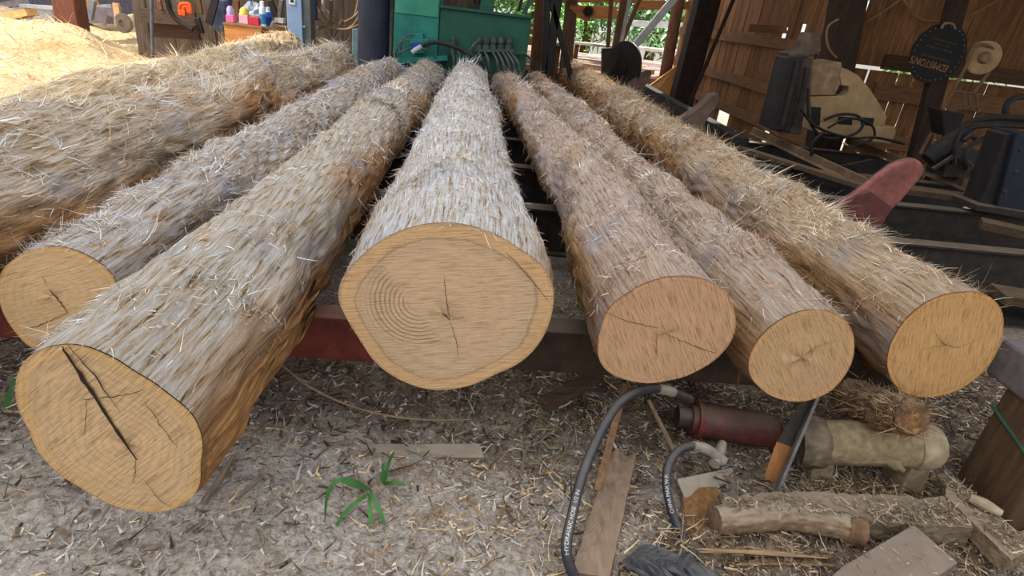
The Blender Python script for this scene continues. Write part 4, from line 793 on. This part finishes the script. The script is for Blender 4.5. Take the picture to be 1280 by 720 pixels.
for pts, lb in (([(1127,-4),(1145,21),(1167,26),(1201,24),(1252,-3)], 'tan wire sagging across the plank wall above the black disc'), ([(1082,28),(1105,14),(1130,-4)], 'thin wire running up the plank wall beside the corner post'), ([(1048,24),(1036,32),(1033,46),(1037,62),(1046,72)], 'loose tan wire hanging down the wide corner post')):
    y = YW-.12 if pts[0][0] > 1060 else 7.0
    mb = MB(); mb.tube([py_(a, b, y) for a, b in pts], .011, 6, smoothpts=5); tag(mb.build('wire', surf('tan wire', (150,116,78), (116,88,60), 10), smooth=True), lb, 'wire')
slab('wall_shelf_board', 'short board nailed on the plank wall near the bright openings', 'board', [py_(938,30,9.2), py_(984,33,9.2), py_(984,42,9.2), py_(936,40,9.2)], .05, M_RAILX, (0,1,0))

# ------------------------------------------------------------------ green hydraulic unit in the middle of the back
M_TEAL = surf('teal green paint', (38,124,108), (26,92,84), 3.5, rough=.5, bump=.08); M_TEALD = surf('dark green paint', (34,84,66), (26,66,54), 3.5, rough=.55, bump=.08); YG = 8.0
g0 = py_(575,90,YG); gu = empty('hydraulic_unit', (g0[0], YG+.3, 0), 'big teal green hydraulic machine behind the far log ends', 'machine')
zb = .0
x0, x1 = py_(492,50,YG)[0], py_(661,50,YG)[0]; xm = py_(549,30,YG)[0]
zt = py_(600,15,YG)[2]
mb = MB(); mb.box(((xm+x1)/2, YG+.35, (zt+.02)/2), (x1-xm, .7, zt-.02)); mb.build('tank', M_TEALD, gu, bevel=.015)
mb = MB(); mb.box(((x0+xm)/2, YG+.33, 1.15), (xm-x0-.004, .7, 2.3)); mb.build('cabinet', M_TEAL, gu, bevel=.015)
mb = MB(); mb.box(((x0+xm)/2, YG-.025, 1.42), (xm-x0-.03, .02, .36)); mb.build('cabinet_panel', surf('patchy green paint', (78,142,110), (40,118,98), 3.5, rough=.5, bump=.1), gu, bevel=.004)
mb = MB(); mb.box(((xm+x1)/2, YG-.02, zt+.01), (x1-xm, .05, .03)); mb.build('top_lip', M_TEALD, gu)
mb = MB(); mb.bar(py_(655,18,YG+.05), py_(668,-14,YG+.05), .05, .05, (0,1,0)); mb.build('strut', M_TEALD, gu)
mb = MB(); mb.bar(py_(607,14,YG+.05), py_(612,-14,YG+.05), .16, .05, (0,1,0)); mb.build('strut', M_TEALD, gu)
mb = MB(); mb.bar(py_(648,14,YG+.3), py_(656,-14,YG+.3), .04, .05, (0,1,0)); mb.build('strut', M_BLK, gu)
mb = MB(); mb.box(py_(597,11,YG+.25), (.22,.2,.10)); mb.lathe(py_(598,5,YG+.25), (0,0,1), [(-.05,.06),(.05,.06),(.12,.03)], 12); mb.build('top_motor', M_BLK, gu, bevel=.006)
mb = MB(); mb.bar(py_(496,76,YG-.12), py_(560,72,YG-.12), .16, .06); mb.build('shelf', M_TEAL, gu, bevel=.005)
M_VALVE = surf('dusty green valve', (78,92,78), (48,58,50), 14, bump=.3); M_GHOSE = surf('grey hose', (92,94,90), (64,66,64), 14, rough=.6)
cb = MB(); cb.prism_px([(515,46),(529,45),(531,66),(515,68)], YG-.16, .14); cb.prism_px([(511,50),(536,48),(535,54),(511,55)], YG-.18, .1); cb.prism_px([(518,41),(529,41),(529,48),(518,48)], YG-.14, .1); blk = cb.build('control_block', M_TEAL, gu, bevel=.006)
mb = MB(); mb.prism_px([(517,53),(526,53),(524,62),(516,62)], YG-.185, .01); mb.build('blue_label', surf('blue sticker', (48,72,176), (40,60,150), 20, bump=0), blk)
for px in (597.5, 607, 616, 625.5, 635.5):
    mb = MB(); p = Vector(py_(px, 62, YG-.07)); mb.lathe(p, (0,0,1), [(0,.045),(.05,.045),(.055,.03),(.075,.03),(.08,.042),(.13,.042),(.135,.03),(.15,.03)], 14); mb.build('valve', M_VALVE, gu, True)
mb = MB(); p = Vector(py_(566, 59, YG-.07)); mb.lathe(p, (0,0,1), [(-.06,.03),(0,.045),(.05,.045),(.055,.03),(.08,.035),(.12,.035)], 14); mb.build('valve', M_VALVE, gu, True)
mb = MB(); mb.bar(py_(593,63,YG-.07), py_(642,63,YG-.07), .1, .035); mb.bar(py_(641,66,YG-.07), py_(654,66,YG-.07), .06, .03); mb.build('manifold', M_VALVE, gu, bevel=.004)
gh = []
for k, x in enumerate((598,606,616,622,628,633,638)): gh.append([(x, 65, -.12), (x+3+k*.4, 72, -.2), (x+4+k, 80, -.24), (x+5+k*1.4, 96, -.2)])
gh += [[(517,44,-.16),(507,45,-.2),(502,54,-.2),(500,68,-.12)], [(515,50,-.16),(502,52,-.22),(497,60,-.2),(494,72,-.1)], [(514,60,-.16),(508,62,-.2),(499,66,-.2),(495,74,-.12)], [(528,61,-.16),(538,64,-.22),(544,72,-.2),(548,82,-.15)], [(565,65,-.1),(567,72,-.16),(567,84,-.16)], [(572,64,-.1),(575,72,-.16),(573,82,-.16)], [(654,67,-.1),(664,74,-.16),(668,86,-.16)], [(600,50,-.1),(592,56,-.16),(588,64,-.14)]]
for q in gh: mb = MB(); mb.tube([py_(a, b, YG+d) for a, b, d in q], .015 if q[0][0] > 530 else .011, 8, smoothpts=5); mb.build('hose', M_GHOSE if q[0][0] < 640 else M_BLK, gu, True)
mb = MB(); mb.tube([py_(a, b, YG-.3) for a, b in ((516,65),(528,57),(542,53),(560,56),(580,64),(600,77),(612,92))], .024, 10, smoothpts=5); mb.build('thick_hose', M_BLK, gu, True)
mb = MB(); mb.tube([py_(a, b, YG-.302) for a, b in ((515,65.5),(521,61),(527,57.5))], .027, 10); mb.build('hose_ferrule', surf('bright ferrule', (190,192,190), (150,150,150), 20), gu, True)
mb = MB(); mb.box(((xm+x1)/2+.1, YG-.1, .33), (x1-xm+.25, .16, .6)); mb.build('skid', M_BLK, gu)
# posts at centre back
pole = post('iron_pole', 'thick blue black round pole left of the green machine', (467,0), (466,74), 8.2, .385, .38, surf('blue black pole', (54,56,76), (30,30,38), 3.5, (1,1,.4), rough=.55, bump=.15), z0=0., round_=True)
post('gray_post', 'thin grey board post between the round pole and the green machine', (489,20), (487,74), 8.6, .07, .06, M_GREY, z0=0.)
BR = M_BRP
post('timber_post', 'rough brown timber post just right of the green machine', (676,0), (670,70), 9.6, .16, .12, BR, z0=0.)
post('log_post', 'thick round log post with a pulley bracket in the open back', (714,0), (708,72), 10.2, .2, .2, wood('bark post', (110,82,60), (66,50,38), 'z', island=0), z0=0., round_=True)
post('thin_post', 'thin straight wooden post in front of the bright foliage', (764,0), (760,56), 11.6, .07, .06, BR, z0=0.)
post('forked_post', 'split brown post with a pale strip at the middle of the back opening', (781,0), (771,55), 11., .14, .12, BR, z0=0.)
post('slanted_brace', 'narrow brown brace leaning to the right of the split post', (799,0), (779,48), 11.1, .07, .06, BR, z0=.4)
post('pale_pipe', 'pale grey upright pipe beside the split brown post', (787,0), (781,30), 10.9, .06, .06, surf('pale pipe', (176,172,168), (140,136,132), 10), z0=.4)
post('leaning_log_post', 'round log post leaning left of the black roof post', (848,0), (833,84), 13.4, .24, .24, BR, z0=0., round_=True)
post('white_brace', 'long white diagonal beam crossing the open back', (843,-2), (790,61), 10.7, .12, .08, surf('white beam', (206,204,204), (176,174,174), 8, bump=.1), cat='beam', z0=.47)
for a, b, w, lb in (((684,0),(681,72),.1,'black upright machine arm next to the brown timber post'), ((697,0),(688,70),.12,'second black machine arm, slanting left of the log post'), ((698,36),(708,74),.08,'short black strut leaning toward the log post')):
    post('machine_arm', lb, a, b, 9.2, w, .1, M_BLK, cat='machine arm', z0=0.)
M_OR = wood('orange timber', (176,120,70), (128,86,50), 'x', 6)
for q, y, lb in (([(712,6),(772,8),(772,24),(712,23)], 13., 'orange brown header beam behind the thin post'), ([(798,0),(884,2),(884,11),(798,13)], 13.8, 'orange brown header beam right of the white diagonal beam'), ([(660,-3),(800,-6),(800,3),(660,4)], 12.2, 'weathered header beam at the top of the back opening')):
    slab('header_beam', lb, 'beam', [py_(a, b, y) for a, b in q], .1, M_OR, (0,1,0))
slab('grey_rail', 'grey horizontal rail outside the back opening behind the white beam', 'rail', [py_(a, b, 15.5) for a, b in ((790,25),(862,29),(862,37),(790,33))], .1, surf('grey rail', (150,150,152), (120,120,122), 8), (0,1,0))
pb = empty('pulley_bracket', py_(734,16,10.0), 'small dark wheel on a triangular wooden bracket by the log post', 'pulley')
mb = MB(); mb.prism_px([(714,6),(745,12),(744,18),(733,28),(712,10)], 10.0, .06); mb.build('bracket', M_OR, pb)
mb = MB(); mb.lathe(py_(735,14,9.98), (0,-1,0), [(0,.075),(.05,.075),(.05,.05),(.03,.04),(.06,.02)], 22); mb.build('wheel', M_DKP, pb, True)
# saw blade
cS = np.array(py_(778,84,9.6)); mb = MB(); nS = Vector((-.84,-.54,.03)).normalized(); mb.lathe(Vector(cS)-nS*.02, nS, [(0,.02),(0,.38),(.025,.38),(.03,.12),(.05,.12),(.05,.02)], 44)
sb = tag(mb.build('saw_blade', surf('black blade', (36,32,32), (22,20,20), 4, (1,1,1), rough=.45, bump=.05), smooth=True), 'large round black saw blade standing at the far end of the deck', 'saw blade')
mb = MB(); mb.bar(py_(758,60,9.7), py_(757,100,9.7), .14, .1, (0,1,0)); tag(mb.build('blade_guard', M_BLK), 'black upright plate close behind the round saw blade', 'guard')
# trough of orange boards
tr = empty('board_trough', py_(830,122,10.9), 'bright orange wooden chute between saw blade and black roof post', 'chute')
mb = MB(); mb.prism([py_(805,112,10.6), py_(846,82,11.4), py_(840,122,11.4), py_(812,128,10.6)], (0,.03,.0)); mb.build('side_board', wood('bright chute side', (244,190,118), (220,160,92), 'x', island=0), tr)  # chute colours raised to stand in for sunlight
mb = MB(); mb.prism([py_(846,82,11.4), py_(856,84,11.5), py_(852,124,11.5), py_(838,122,11.4)], (0,.03,.0)); mb.build('end_board', wood('orange chute end', (236,132,56), (206,110,46), 'z', island=0), tr)
# raised platform with lumber
mb = MB(); mb.box((2.2, 15.2, .42), (5.6, 5.6, .1)); pf = mb.build('floor_platform', wood('reddish planks', (172,124,112), (128,86,76), 'x', 5)); pf['kind'] = 'structure'
rr = random.Random(3)
for i in range(26):
    y = 12.9+i*.19; x = .6+rr.random()*3.6*(y/15); z = .47; L_ = rr.uniform(.6,1.8)
    mb = MB(); mb.box((x, y, z+.05), (L_, .15, .1), rz=rr.uniform(-.12,.12)); tag(mb.build('board', wood('sawn board %d' % (i % 3), [(214,198,176),(190,170,146),(168,160,160)][i % 3], None, 'x', 6)), ['pale', 'tan', 'greyish'][i % 3]+' sawn board among loose lumber outside the back opening', 'board', ['pale', 'tan', 'greyish'][i % 3]+' loose boards outside the back opening')
for q, y, lb in (([(716,52),(790,60),(790,63),(716,55)], 14., 'long grey lumber plank stacked outside, left of the saw blade'), ([(792,58),(862,65),(862,69),(792,62)], 15., 'long bluish plank on the lumber outside, right of the saw blade'), ([(680,52),(705,55),(705,58),(680,55)], 10., 'thin pale plank resting behind the black machine arms')):
    o = slab('plank', lb, 'plank', [py_(a, b, y) for a, b in q], .5, surf('outdoor plank %d' % y, (176,170,164), (130,126,124), 8), (0,1,0), group=None)
    for e in ((q[3], .1), (q[2], -.1)): p = py_(*e[0], y+.25); mb = MB(); mb.bar((p[0]+e[1], p[1], p[2]+.01), (p[0]+e[1], p[1], .46 if y > 12 else 0.), .09, .09, (0,1,0)); mb.build('leg', BR, o)
# trees
def tree(label, x, y, h, r_, seed, cols):
    rg = np.random.default_rng(seed); o = empty('tree', (x, y, 0), label, 'tree', 'trees outside the back opening')
    mb = MB(); mb.tube([(x,y,0),(x+.1,y,h*.4),(x,y+.1,h*.8)], [.18,.13,.05], 10); mb.build('trunk', BR, o, True)
    n = 5200; P = rg.normal(0, 1, (n,3)); P /= np.linalg.norm(P, axis=1, keepdims=True); P *= (rg.random(n)**.4)[:,None]; cl = rg.normal(0,.5,(40,3)); P = P*.55+cl[rg.integers(0,40,n)]*.62
    P = P*np.array([r_, r_, h*.42])+np.array([x, y, h*.55]); P = P[P[:,2] > .2]; n = len(P); d = rg.normal(0,1,(n,3)); d /= np.linalg.norm(d,axis=1,keepdims=True); d[:,2] -= .3
    nr = rg.normal(0,1,(n,3))+np.array([0,-.3,1.2]); nr /= np.linalg.norm(nr,axis=1,keepdims=True)
    Vr, Qr, per = ribbons(P, d, nr, rg.uniform(.14,.34,n), rg.uniform(.07,.14,n), rg.normal(0,.2,n), rg.normal(-.1,.2,n), rg.normal(0,.2,n), 2)
    C = lin(np.array(cols))[rg.integers(0,len(cols),n)]*rg.uniform(.6,1.2,n)[:,None]; c = fast_mesh('crown', Vr, Qr, M_LEAF, parent=o, col=np.repeat(C,per,0), smooth=False)
GR = [(150,196,110),(110,164,80),(176,214,140),(88,140,70)]; GRB = [(150,196,140),(120,170,120),(180,214,170),(96,146,96)]
for i, (x, y, h, r_, lb, cs) in enumerate(((1.6,20,4.4,1.5,'leafy light green tree left of the thin post',GR), (3.6,21.5,4.8,1.8,'light green tree seen behind the split post',GR), (5.6,20.5,4.6,1.8,'bluish green tree behind the white diagonal beam',GRB), (7.6,21.5,5.,1.9,'bluish green tree next to the leaning log post',GRB), (-.3,22.,4.6,1.6,'light green tree partly hidden by the green machine',GR), (12.2,16.,4.5,1.8,'green tree glimpsed through the openings in the plank wall',GR))): tree(lb, x, y, h, r_, 100+i, cs)

# ------------------------------------------------------------------ back left: tool wall, table, boxes
M_TW = wood('dark tool wall planks', (104,88,74), (62,52,44), 'z', 5, bump=.5, island=.5)
planks('wall_back_left', (-5.35, 10.3), (.2, 10.3), 0., 3.7, .22, .006, M_TW, gapf=(0.,0.,.004))
trim('trim_7', (-2.1, 10.24, .62), (2.3, .06, .1), wood('shelf rail', (120,98,78), (84,68,54), 'x'))
post('red_brown_post', 'red brown square post rising from the sunlit sawdust', (86,0), (90,25), 11.3, .36, .34, wood('red brown post', (120,74,58), (84,50,40), 'z', 6, island=0), z0=0.)
slab('wide_board', 'wide dark board fixed along the foot of the tool wall', 'board', [py_(a, b, 9.9) for a, b in ((175,10),(243,15),(246,33),(175,28))], .05, wood('wide dark board', (104,82,66), (66,52,42), 'x'), (0,1,0))
slab('lower_board', 'dark reddish board under the wide dark board at the tool wall', 'board', [py_(a, b, 10.0) for a, b in ((188,28),(246,33),(250,50),(186,46))], .05, wood('low reddish board', (96,70,56), (66,48,40), 'x'), (0,1,0))
post('steel_pipe', 'thin blue grey steel pipe standing at the left end of the tool wall', (189,0), (190,40), 9.6, .045, .04, surf('blue grey pipe', (96,100,112), (70,74,84), 10), round_=True, z0=0.)
hose('bent_hose', 'curved black hose hanging down the dark board of the tool wall', [py_(a, b, 9.7) for a, b in ((208,-5),(212,12),(220,24),(232,32),(241,37))], .035, M_BLK, 8, 5)
cl = empty('orange_clamp', py_(231,12,9.6), 'orange clamp hanging at the tool wall', 'clamp'); M_ORG = surf('orange paint', (226,92,36), (190,72,28), 10)
mb = MB(); mb.tube([py_(a, b, 9.6) for a, b in ((226,18),(225,8),(229,5),(237,6),(239,15),(236,14),(235,9),(230,9),(230,18))], .03, 8, smoothpts=3); mb.build('hook', M_ORG, cl, True)
mb = MB(); mb.box(py_(228,16,9.58), (.1,.06,.07)); mb.build('jaw', M_ORG, cl, bevel=.006)
for a, b, w, m, lb in (((199,0),(202,12),.05,M_FINR,'thin red handle leaning at the tool wall'), ((222,-2),(229,8),.06,M_OLD,'grey wooden handle leaning above the orange clamp'), ((248,-2),(252,18),.06,BR,'brown tool handle left of the dark bag'), ((246,22),(252,42),.09,M_BLK,'black tool shaft standing at the foot of the tool wall'), ((337,0),(347,26),.09,M_BLK,'black strap hanging beside the grey electrical box'), ((293,0),(294,22),.14,BR,'brown board standing behind the little table'), ((352,0),(349,25),.06,M_GREY,'grey tool handle standing next to the electrical box')):
    post('tool_handle', lb, a, b, 9.9, w, .05, m, cat='tool handle')
# bag
mb = MB(); bg = [py_(a, b, 9.2) for a, b in ((266,-4),(286,-4),(284,14),(286,34),(278,42),(264,36),(260,22),(264,8))]; mb.prism(bg, (0,.2,0)); o = mb.build('trash_bag', surf('dark blue bag film', (84,98,128), (44,48,62), 5, rough=.35, bump=.6), smooth=False, bevel=.05); tag(o, 'dark blue shiny plastic bag slumped left of the little table', 'bag')
mb = MB(); mb.bar(py_(270,-4,9.05), py_(261,30,9.05), .09, .05, (0,1,0)); tag(mb.build('dark_strap', M_BLK), 'black strap running down in front of the dark blue bag', 'strap')
# table and things on it
M_TBL = wood('orange table wood', (204,140,80), (170,112,62), 'x', 5, island=0); YT = 8.7
A, B, Cc, Dd = [np.array(py_(a, b, YT)) for a, b in ((280,30),(326,31),(327,60),(281,60))]
tb = empty('side_table', ((A+B)/2)*np.array([1,1,0]), 'small orange wood table holding bottles and boxes at the back left', 'table'); ztab = (A[2]+B[2])/2
xa, xb = A[0], B[0]; xc = py_(362,26,YT+.3)[0]
mb = MB(); mb.box(((xa+xb)/2, YT+.01, ztab/2), (xb-xa, .03, ztab-.03)); mb.build('front_panel', M_TBL, tb)
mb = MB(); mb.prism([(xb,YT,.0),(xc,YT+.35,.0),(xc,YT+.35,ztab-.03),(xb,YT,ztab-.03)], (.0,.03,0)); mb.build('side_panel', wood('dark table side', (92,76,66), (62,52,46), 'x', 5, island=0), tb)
mb = MB(); mb.prism([(xa-.01,YT-.02,ztab-.03),(xb+.01,YT-.02,ztab-.03),(xc+.02,YT+.34,ztab-.03),(xc,YT+.8,ztab-.03),(xa,YT+.7,ztab-.03)], (0,0,.03)); mb.build('tabletop', wood('table top', (150,112,76), (110,82,56), 'x', island=0), tb, bevel=.004)
def tbx(px, y): p = py_(px, 28, y); return p[0]
def tube_box(name, label, cat, px, wpx, y, h, col, lid=None, dep=.12):
    k = (py_(px+1, 28, y)-py_(px, 28, y))[0]; x = tbx(px, y); mb = MB(); mb.box((x, y, ztab+h/2), (wpx*k, dep, h)); o = tag(mb.build(name, surf('plastic %s %d' % (name, px), col, sh(col, .85), 12, rough=.5, bump=.05), bevel=.008), label, cat)
    if lid: mb = MB(); mb.lathe((x, y, ztab+h), (0,0,1), [(0,lid[1]),(lid[2]*.7,lid[1]*.95),(lid[2],lid[1]*.5)], 14); mb.build('lid', surf('lid %d' % px, lid[0], sh(lid[0], .85), 12), o, True)
    return o
tube_box('pink_box', 'small pink box with a lilac lid at the left end of the little table', 'box', 289.5, 10, 8.85, .09, (232,110,160), ((172,160,200), .05, .11))
tube_box('pale_pink_box', 'pale pink box with a yellow top in the middle of the little table', 'box', 306.5, 11, 8.85, .11, (240,176,196), ((232,196,90), .06, .09))
tube_box('red_box', 'red plastic box on the little table next to the spray can', 'box', 319, 13, 8.85, .10, (206,52,66))
def bottle(label, px, y, r_, h, c, c2, name='bottle', cat='bottle'):
    x = tbx(px, y); mb = MB(); mb.lathe((x, y, ztab), (0,0,1), [(0,r_),(h*.7,r_),(h*.74,r_*.9)], 20); o = tag(mb.build(name, surf('body %d' % px, c, sh(c, .85), 8, rough=.4, bump=0), smooth=True), label, cat)
    mb = MB(); mb.lathe((x, y, ztab+h*.74), (0,0,1), [(0,r_*.9),(h*.06,r_*.6),(h*.24,r_*.6),(h*.26,r_*.3)], 16); mb.build('cap', surf('cap %d' % px, c2, sh(c2, .9), 8, rough=.4, bump=0), o, True)
    mb = MB(); mb.lathe((x, y, ztab+h*.08), (0,0,1), [(0,r_*1.01),(h*.4,r_*1.01)], 20); mb.build('wrapper', surf('wrap %d' % px, sh(c, .7) if px != 329 else (70,140,190), None, 8, rough=.4, bump=0), o, True)
bottle('tall white and blue spray can on the little table', 329, 8.85, .042, .31, (214,228,236), (236,238,240), 'spray_can', 'spray can')
bottle('blue bottle on the little table right of the tall spray can', 336, 8.95, .04, .24, (40,90,190), (190,210,230))
mb = MB(); p = np.array([tbx(318, 9.15), 9.15, ztab]); rg = random.Random(2); n, m = 14, 8; gv = []
for i in range(m+1):
    for j in range(n):
        a, b = 2*PI*j/n, PI*.5*i/m; q = 1+.13*rg.uniform(-1,1); gv.append(p+np.array([.2*math.cos(a)*math.cos(b)*q, .14*math.sin(a)*math.cos(b)*q, .26*math.sin(b)*q]))
mb.add(gv, [(i*n+j, i*n+(j+1)%n, (i+1)*n+(j+1)%n, (i+1)*n+j) for i in range(m) for j in range(n)]); tag(mb.build('plastic_bag', surf('pale crinkled plastic', (176,182,192), (120,128,142), 9, rough=.3, bump=.6)), 'pale crinkled plastic bag behind the boxes on the little table', 'bag')
mb = MB(); mb.tube([py_(a, b, 8.9) for a, b in ((347,27),(341,28),(339,33),(337,40))], .018, 8, smoothpts=4); mb.box(py_(350,25.5,8.95), (.12,.12,.06)); tag(mb.build('white_rag', surf('off white rag', (196,190,180), (160,154,146), 9)), 'off white cord and rag hanging off the right end of the table', 'rag')
# electrical box, coil
eb = empty('electrical_box', py_(371,46,8.9), 'tall blue grey electrical cabinet at the tool wall', 'electrical cabinet'); xa, xb = py_(359,20,8.9)[0], py_(378,20,8.9)[0]
mb = MB(); mb.box(((xa+xb)/2, 9.0, 1.2), (xb-xa, .24, 1.6)); mb.build('door', surf('blue grey enamel', (134,156,186), (112,132,160), 4, rough=.5, bump=.05), eb, bevel=.01)
mb = MB(); mb.box((xb+.05, 9.05, 1.2), (.1, .24, 1.6)); mb.build('side', surf('grey enamel side', (124,128,126), (86,90,90), 5, rough=.5), eb, bevel=.008)
mb = MB(); mb.prism_px([(361,-2),(369,-1),(369,6),(361,5)], 8.87, .01); lb = mb.build('label_plate', surf('white label', (216,218,220), (190,192,196), 20, bump=0), eb)
mb = MB(); mb.prism_px([(363,-1),(367,0),(367,3),(363,3)], 8.865, .004); mb.build('dark_mark', M_BLK, lb)
mb = MB(); mb.lathe(py_(380,33,8.92), (.3,-1,0), [(0,.02),(.03,.018)], 10); mb.build('latch', surf('pale latch', (196,198,196), None, 10), eb)
mb = MB(); mb.prism_px([(386,-4),(395,-4),(395,26),(386,26)], 9.7, .1); tag(mb.build('blue_case', surf('blue plastic', (52,92,164), (36,62,120), 5, rough=.5), bevel=.02), 'blue plastic case hanging right of the electrical cabinet', 'case')
mb = MB(); mb.tube([py_(a, b, 9.8) for a, b in ((405,-5),(404.5,6),(404,14))], .035, 8); tag(mb.build('white_rope', surf('dirty white rope', (190,182,170), (150,142,132), 20)), 'short white rope hanging left of the coiled cable', 'rope')
mb = MB(); pts = []
for k in range(58):
    a = k*.5; rr_ = .3+.03*math.sin(k*1.3)+.05*(k//13); c = py_(424,-2,9.9); pts.append((c[0]+rr_*.9*math.cos(a), 9.9-.02*(k//13), c[2]+rr_*math.sin(a)))
mb.tube(pts, .016, 7, smoothpts=3); tag(mb.build('cable_coil', surf('tan cable', (164,136,106), (126,102,78), 10), smooth=True), 'coil of tan cable hanging on the tool wall left of the round pole', 'cable')
for a, b, w, lb in (((412,30),(396,36),.05,'bent branch handle leaning on the shelf rail of the tool wall'), ((414,0),(413,52),.04,'thin upright rod on the tool wall below the cable coil'), ((428,25),(417,45),.04,'thin slanting rod right of the upright rod')): post('rod', lb, a, b, 9.85, w, .04, M_OLD, cat='rod')
mb = MB(); mb.prism_px([(440,36),(449,36),(449,112),(440,112)], 9.6, .15); tag(mb.build('teal_drum', surf('pale teal tin', (112,138,140), (84,106,110), 8), bevel=.01), 'tall pale teal drum standing left of the round pole', 'drum')
# sunny yard at the far left
cart = empty('hand_cart', py_(158,33,12.), 'sawdust coated hand cart with a small wheel beside the tool wall', 'cart')
mb = MB(); mb.lathe(py_(157,29,12.), (-.2,-1,0), [(0,.05),(0,.15),(.03,.165),(.08,.165),(.1,.15),(.1,.06),(.06,.05)], 24); mb.build('wheel', surf('dusty tyre', (176,160,140), (136,120,104), 14), cart, True)
mb = MB(); mb.bar(py_(145,4,12.05), py_(149,33,12.05), .1, .06, (0,1,0)); mb.build('upright', surf('pale orange post', (222,178,136), (190,146,106), 8), cart)
mb = MB(); mb.prism_px([(150,20),(172,16),(176,34),(164,34),(160,26)], 12.1, .4); mb.build('bin', surf('cream bin', (220,208,176), (190,176,142), 8), cart, bevel=.02)
mb = MB(); mb.bar(py_(170,-2,11.6), py_(182,12,11.6), .12, .06, (0,1,0)); tag(mb.build('pale_plank', surf('sunlit plank', (226,212,190), (196,180,158), 8)), 'sunlit pale plank leaning at the left end of the tool wall', 'plank')
yd = empty('steel_trestle', py_(55,18,13.5), 'pale steel trestle with a flat top standing in the sunny yard', 'trestle')
mb = MB(); mb.bar(py_(30,7,13.5), py_(72,10,13.5), .3, .06); mb.build('top', surf('pale grey steel', (180,180,180), (140,140,142), 6), yd)
for px in (35, 68): mb = MB(); mb.bar(py_(px,8,13.5), py_(px+2,24,13.5), .08, .08, (0,1,0)); mb.build('leg', surf('pale grey steel', (1,1,1)), yd)
rr = random.Random(9)
for i, (a, b, y, c, lb) in enumerate((((0,8),(30,3),15.,(150,140,140),'grey plank lying far back at the left edge'), ((100,11),(145,9),14.,(176,170,172),'grey bench plank behind the red brown post'), ((104,18),(150,20),13.6,(120,110,116),'dark plank lying in the shade behind the red brown post'), ((10,22),(40,15),13.,(214,166,110),'orange slab of wood on the sawdust at the left edge'), ((105,3),(117,2),15.,(236,150,60),'bright orange block in the far yard by the red brown post'), ((128,17),(142,16),13.8,(96,150,196),'blue scrap piece under the bench plank'))):
    mb = MB(); mb.bar(py_(*a, y), py_(*b, y), .35, .12 if i != 2 else .3); tag(mb.build('yard_lumber', surf('yard lumber %d' % i, c, sh(c, .75), 7)), lb, 'lumber')
post('yard_pole', 'thin grey pole standing in the far yard right of the red brown post', (116,0), (112,24), 13.2, .12, .1, surf('grey pole', (120,120,128), (90,90,96), 8))
# dark shed behind the yard
mb = MB(); mb.box((-13.5, 18.5, 1.6), (9., .1, 3.2)); o = mb.build('wall_far_left', wood('far shed boards', (110,104,108), (70,66,70), 'z', 4)); o['kind'] = 'structure'

# ------------------------------------------------------------------ light
W = bpy.data.worlds.new('sky'); SC.world = W; W.use_nodes = True; nt = W.node_tree; nt.nodes.clear()
out = nt.nodes.new('ShaderNodeOutputWorld'); bg = nt.nodes.new('ShaderNodeBackground'); tc = nt.nodes.new('ShaderNodeTexCoord'); sp = nt.nodes.new('ShaderNodeSeparateXYZ'); rp = nt.nodes.new('ShaderNodeValToRGB')
nt.links.new(tc.outputs['Generated'], sp.inputs[0]); nt.links.new(sp.outputs[2], rp.inputs[0]); nt.links.new(rp.outputs[0], bg.inputs[0]); nt.links.new(bg.outputs[0], out.inputs[0])
rp.color_ramp.elements[0].position = .0; rp.color_ramp.elements[0].color = (.80, .79, .77, 1); rp.color_ramp.elements[1].position = .6; rp.color_ramp.elements[1].color = (1.52, 1.66, 1.86, 1)
bg.inputs[1].default_value = 1.25
def spot(name, loc, aim, power, ang, blend, col, size=.3):
    l = bpy.data.lights.new(name, 'SPOT'); l.energy = power; l.spot_size = ang; l.spot_blend = blend; l.color = col; l.shadow_soft_size = size
    o = bpy.data.objects.new(name, l); COL.objects.link(o); o.location = loc; o.rotation_euler = (Vector(aim)-Vector(loc)).to_track_quat('-Z', 'Y').to_euler(); return o
spot('sun_patch', (-15., 4.5, 14.), (-6.6, 9.2, 0.), 25000, math.radians(34), .25, (1., .93, .80))
spot('outside_fill', (9.5, 24., 18.), (7.5, 10.5, 0.), 60000, math.radians(36), .5, (1., .95, .86))  # added spot that brightens the ground behind the wall slits
spot('yard_fill', (15., 8., 22.), (3.8, 19., 1.2), 90000, math.radians(28), .4, (1., .96, .88))  # added spot that brightens trees and lumber beyond the back opening
SC.view_settings.view_transform = 'Standard'; SC.view_settings.look = 'None'; SC.view_settings.exposure = 0.; SC.view_settings.gamma = 1.
